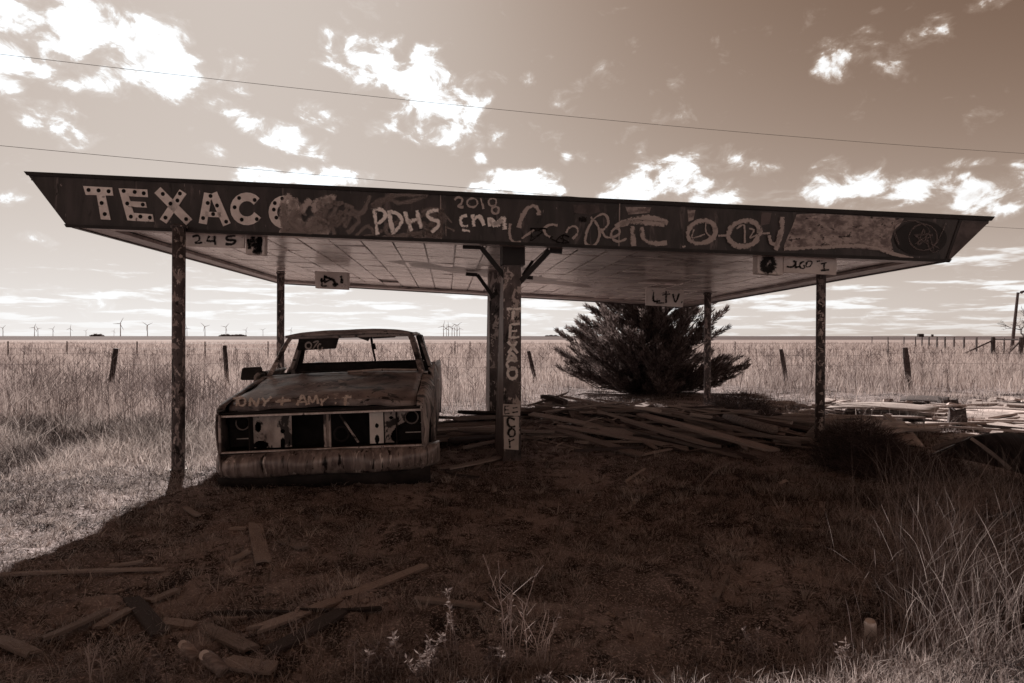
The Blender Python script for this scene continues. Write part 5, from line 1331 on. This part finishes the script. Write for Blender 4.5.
# leaning lamp pole
b, t_ = P(1012.5, 341, 66), P(1017.6, 292.5, 66); lp = empty('lamp_pole', (b.x, 66, 0)); tag(lp, 'leaning wooden lamp pole with a short arm beside the bare tree', 'pole')
k_ = (t_.x-b.x)/(t_.z-b.z); base = Vector((b.x-k_*b.z, 66, -.2))
MB().tube([base, t_], [.17, .12], 8).build('pole', M_WOODD, lp, world=True)
MB().tube([t_-up*.15, t_+Vector((.35, -.05, .05))], .05, 6).build('arm', M_WOODD, lp, world=True)
MB().tube([t_+Vector((.30, -.05, .0)), t_+Vector((.62, -.05, .12))], [.16, .10], 8).build('lamp_head', M_WOODD, lp, world=True)
# overhead wires with their poles beyond the frame
def overhead(p1, d1, p2, d2, label, ext=.35):
    a, b = P(p1[0], p1[1], d1), P(p2[0], p2[1], d2); v = b-a; a2, b2 = a-v*ext, b+v*ext
    root = empty('overhead_line', (a2.x, a2.y, 0)); tag(root, label, 'power line')
    n = 41; pts = []
    for i in range(n):
        t = i/(n-1); q_ = a2.lerp(b2, t); s_ = 4*t*(1-t); s0 = 4*(ext/(1+2*ext))*(1-ext/(1+2*ext))
        pts.append(q_-up*(s_-s0)*.55)
    MB().tube(pts, .0055*d1/14, 5, False).build('wire', M_WIRE, root, world=True)
    for q_ in (pts[0], pts[-1]):
        MB().tube([(q_.x, q_.y, -.3), (q_.x, q_.y, q_.z+.5)], [.15, .11], 8).box((q_.x, q_.y, q_.z-.12), (.1, 1.6, .1)).build('utility_pole', M_WOODD, root, world=True)
overhead((0, 55, ), 14, (1024, 154), 21, 'upper overhead wire crossing the sky above the canopy')
overhead((0, 146), 20, (1024, 229), 34, 'lower overhead wire passing behind the canopy roof')

def turbine(px, d, hub, rot, group='wind turbines on the horizon', lab=None, yaw=.3):
    x = (px-512)/F*d; root = empty('wind_turbine', (x, d, 0)); tag(root, lab, 'wind turbine', group)
    k = hub/80.
    MB().tube([(0, 0, 0), (0, 0, hub)], [2.6*k*1.15, 1.6*k*1.1], 8).build('tower', M_TURB, root)
    MB().box((0, 0, hub+1.2*k), (3.4*k, 9*k, 3.6*k)).build('nacelle', M_TURB, root)
    for i in range(3):
        a = rot+i*2*math.pi/3; L = 46*k; dx, dz = math.cos(a), math.sin(a)
        nx, nz = -dz, dx; c = Vector((0, -5.5*k, hub+1.2*k))
        r_ = [(c+Vector((dx*L*f+nx*w, 0, dz*L*f+nz*w))) for f, w in ((.0, -1.3*k), (.2, -2.4*k), (1, -.5*k), (1, .5*k), (.2, 1.6*k), (0, 1.3*k))]
        mb = MB(); mb.add(r_, [tuple(range(6))]); mb.add([p+Vector((0, .8*k, 0)) for p in r_], [tuple(range(6))[::-1]]); mb.f += [(j, 6+j, 6+(j+1) % 6, (j+1) % 6) for j in range(6)]
        mb.build('blade', M_TURB, root)
TURB_S = 'small white wind turbine in the scattered row on the far horizon'
TURB_C = 'white wind turbine in the tight cluster seen behind the truck cab'
TURB_B = 'larger white wind turbine left of the canopy post'
for px, hp in ((120.5,324),(147.5,325.5)): turbine(px, 80*F/(HOR-hp), 82, random.uniform(0, 2), 'larger wind turbines', TURB_B)
for px, hp in ((3,328),(34.5,327.5),(38,328.5),(53,329),(70.5,328.5),(86,331),(114,331),(205,326.5),(226,327),(187,328),(246,330),(263,330),(291,330)): turbine(px, 80*F/(HOR-hp), 80, random.uniform(0, 2), lab=TURB_S)
for px, hp in ((443.5,326),(446.5,328.5),(448.5,326.5),(452,327),(454.5,328),(457,325.5),(459.5,328.5)): turbine(px, 80*F/(HOR-hp), 80, random.uniform(0, 2), 'wind turbine cluster', TURB_C)
def grove(px, d, wpx, hpx, label):
    x = (px-512)/F*d; H = hpx/F*d; Wm = wpx/F*d; root = bpy.data.objects
    n = 900; P0 = np.stack([rng.uniform(-.5, .5, n)*Wm, rng.uniform(-.2, .2, n)*Wm, np.zeros(n)], -1)
    prof = (.45+.55*np.abs(np.sin(P0[:, 0]/Wm*9+px)))*np.sqrt(np.clip(1-(2*P0[:, 0]/Wm)**2, 0, 1))
    P0[:, 2] = rng.random(n)*prof*H*.8
    o = tufts(P0+np.array([x, d, 0.]), rng.normal(size=(n, 3))+np.array([0, 0, .6]), np.full(n, H*.45), np.full(n, H*.30), M_CEDAR, 'far_grove', np.full(n, .4))
    tag(o, label, 'trees', kind='stuff')
grove(227, 2600, 14, 2.4, 'low dark grove on the horizon left of the truck'); grove(239, 2700, 14, 2.2, 'second dark grove right beside it on the horizon')
grove(97, 2800, 12, 2.6, 'tiny dark grove on the horizon between the turbines'); grove(552, 2600, 14, 1.6, 'faint dark grove on the horizon right of the central post')
def shed(px, d, w, h, label):
    x = (px-512)/F*d; root = empty('farm_shed', (x, d, 0)); tag(root, label, 'shed')
    MB().box((0, 0, h*.35), (w, w*.6, h*.7)).build('wall', M_WOODD, root)
    MB().hexa([(-w*.55, -w*.35, h*.701), (w*.55, -w*.35, h*.701), (w*.55, w*.35, h*.701), (-w*.55, w*.35, h*.701), (-w*.55, -.05, h), (w*.55, -.05, h), (w*.55, .05, h), (-w*.55, .05, h)]).build('roof', M_SHEET, root)
shed(920.5, 1000, 8, 5.0, 'dark far shed alone on the horizon beyond the corner fence'); shed(932.3, 1100, 3.4, 4.2, 'tiny dark hut next to the far shed')
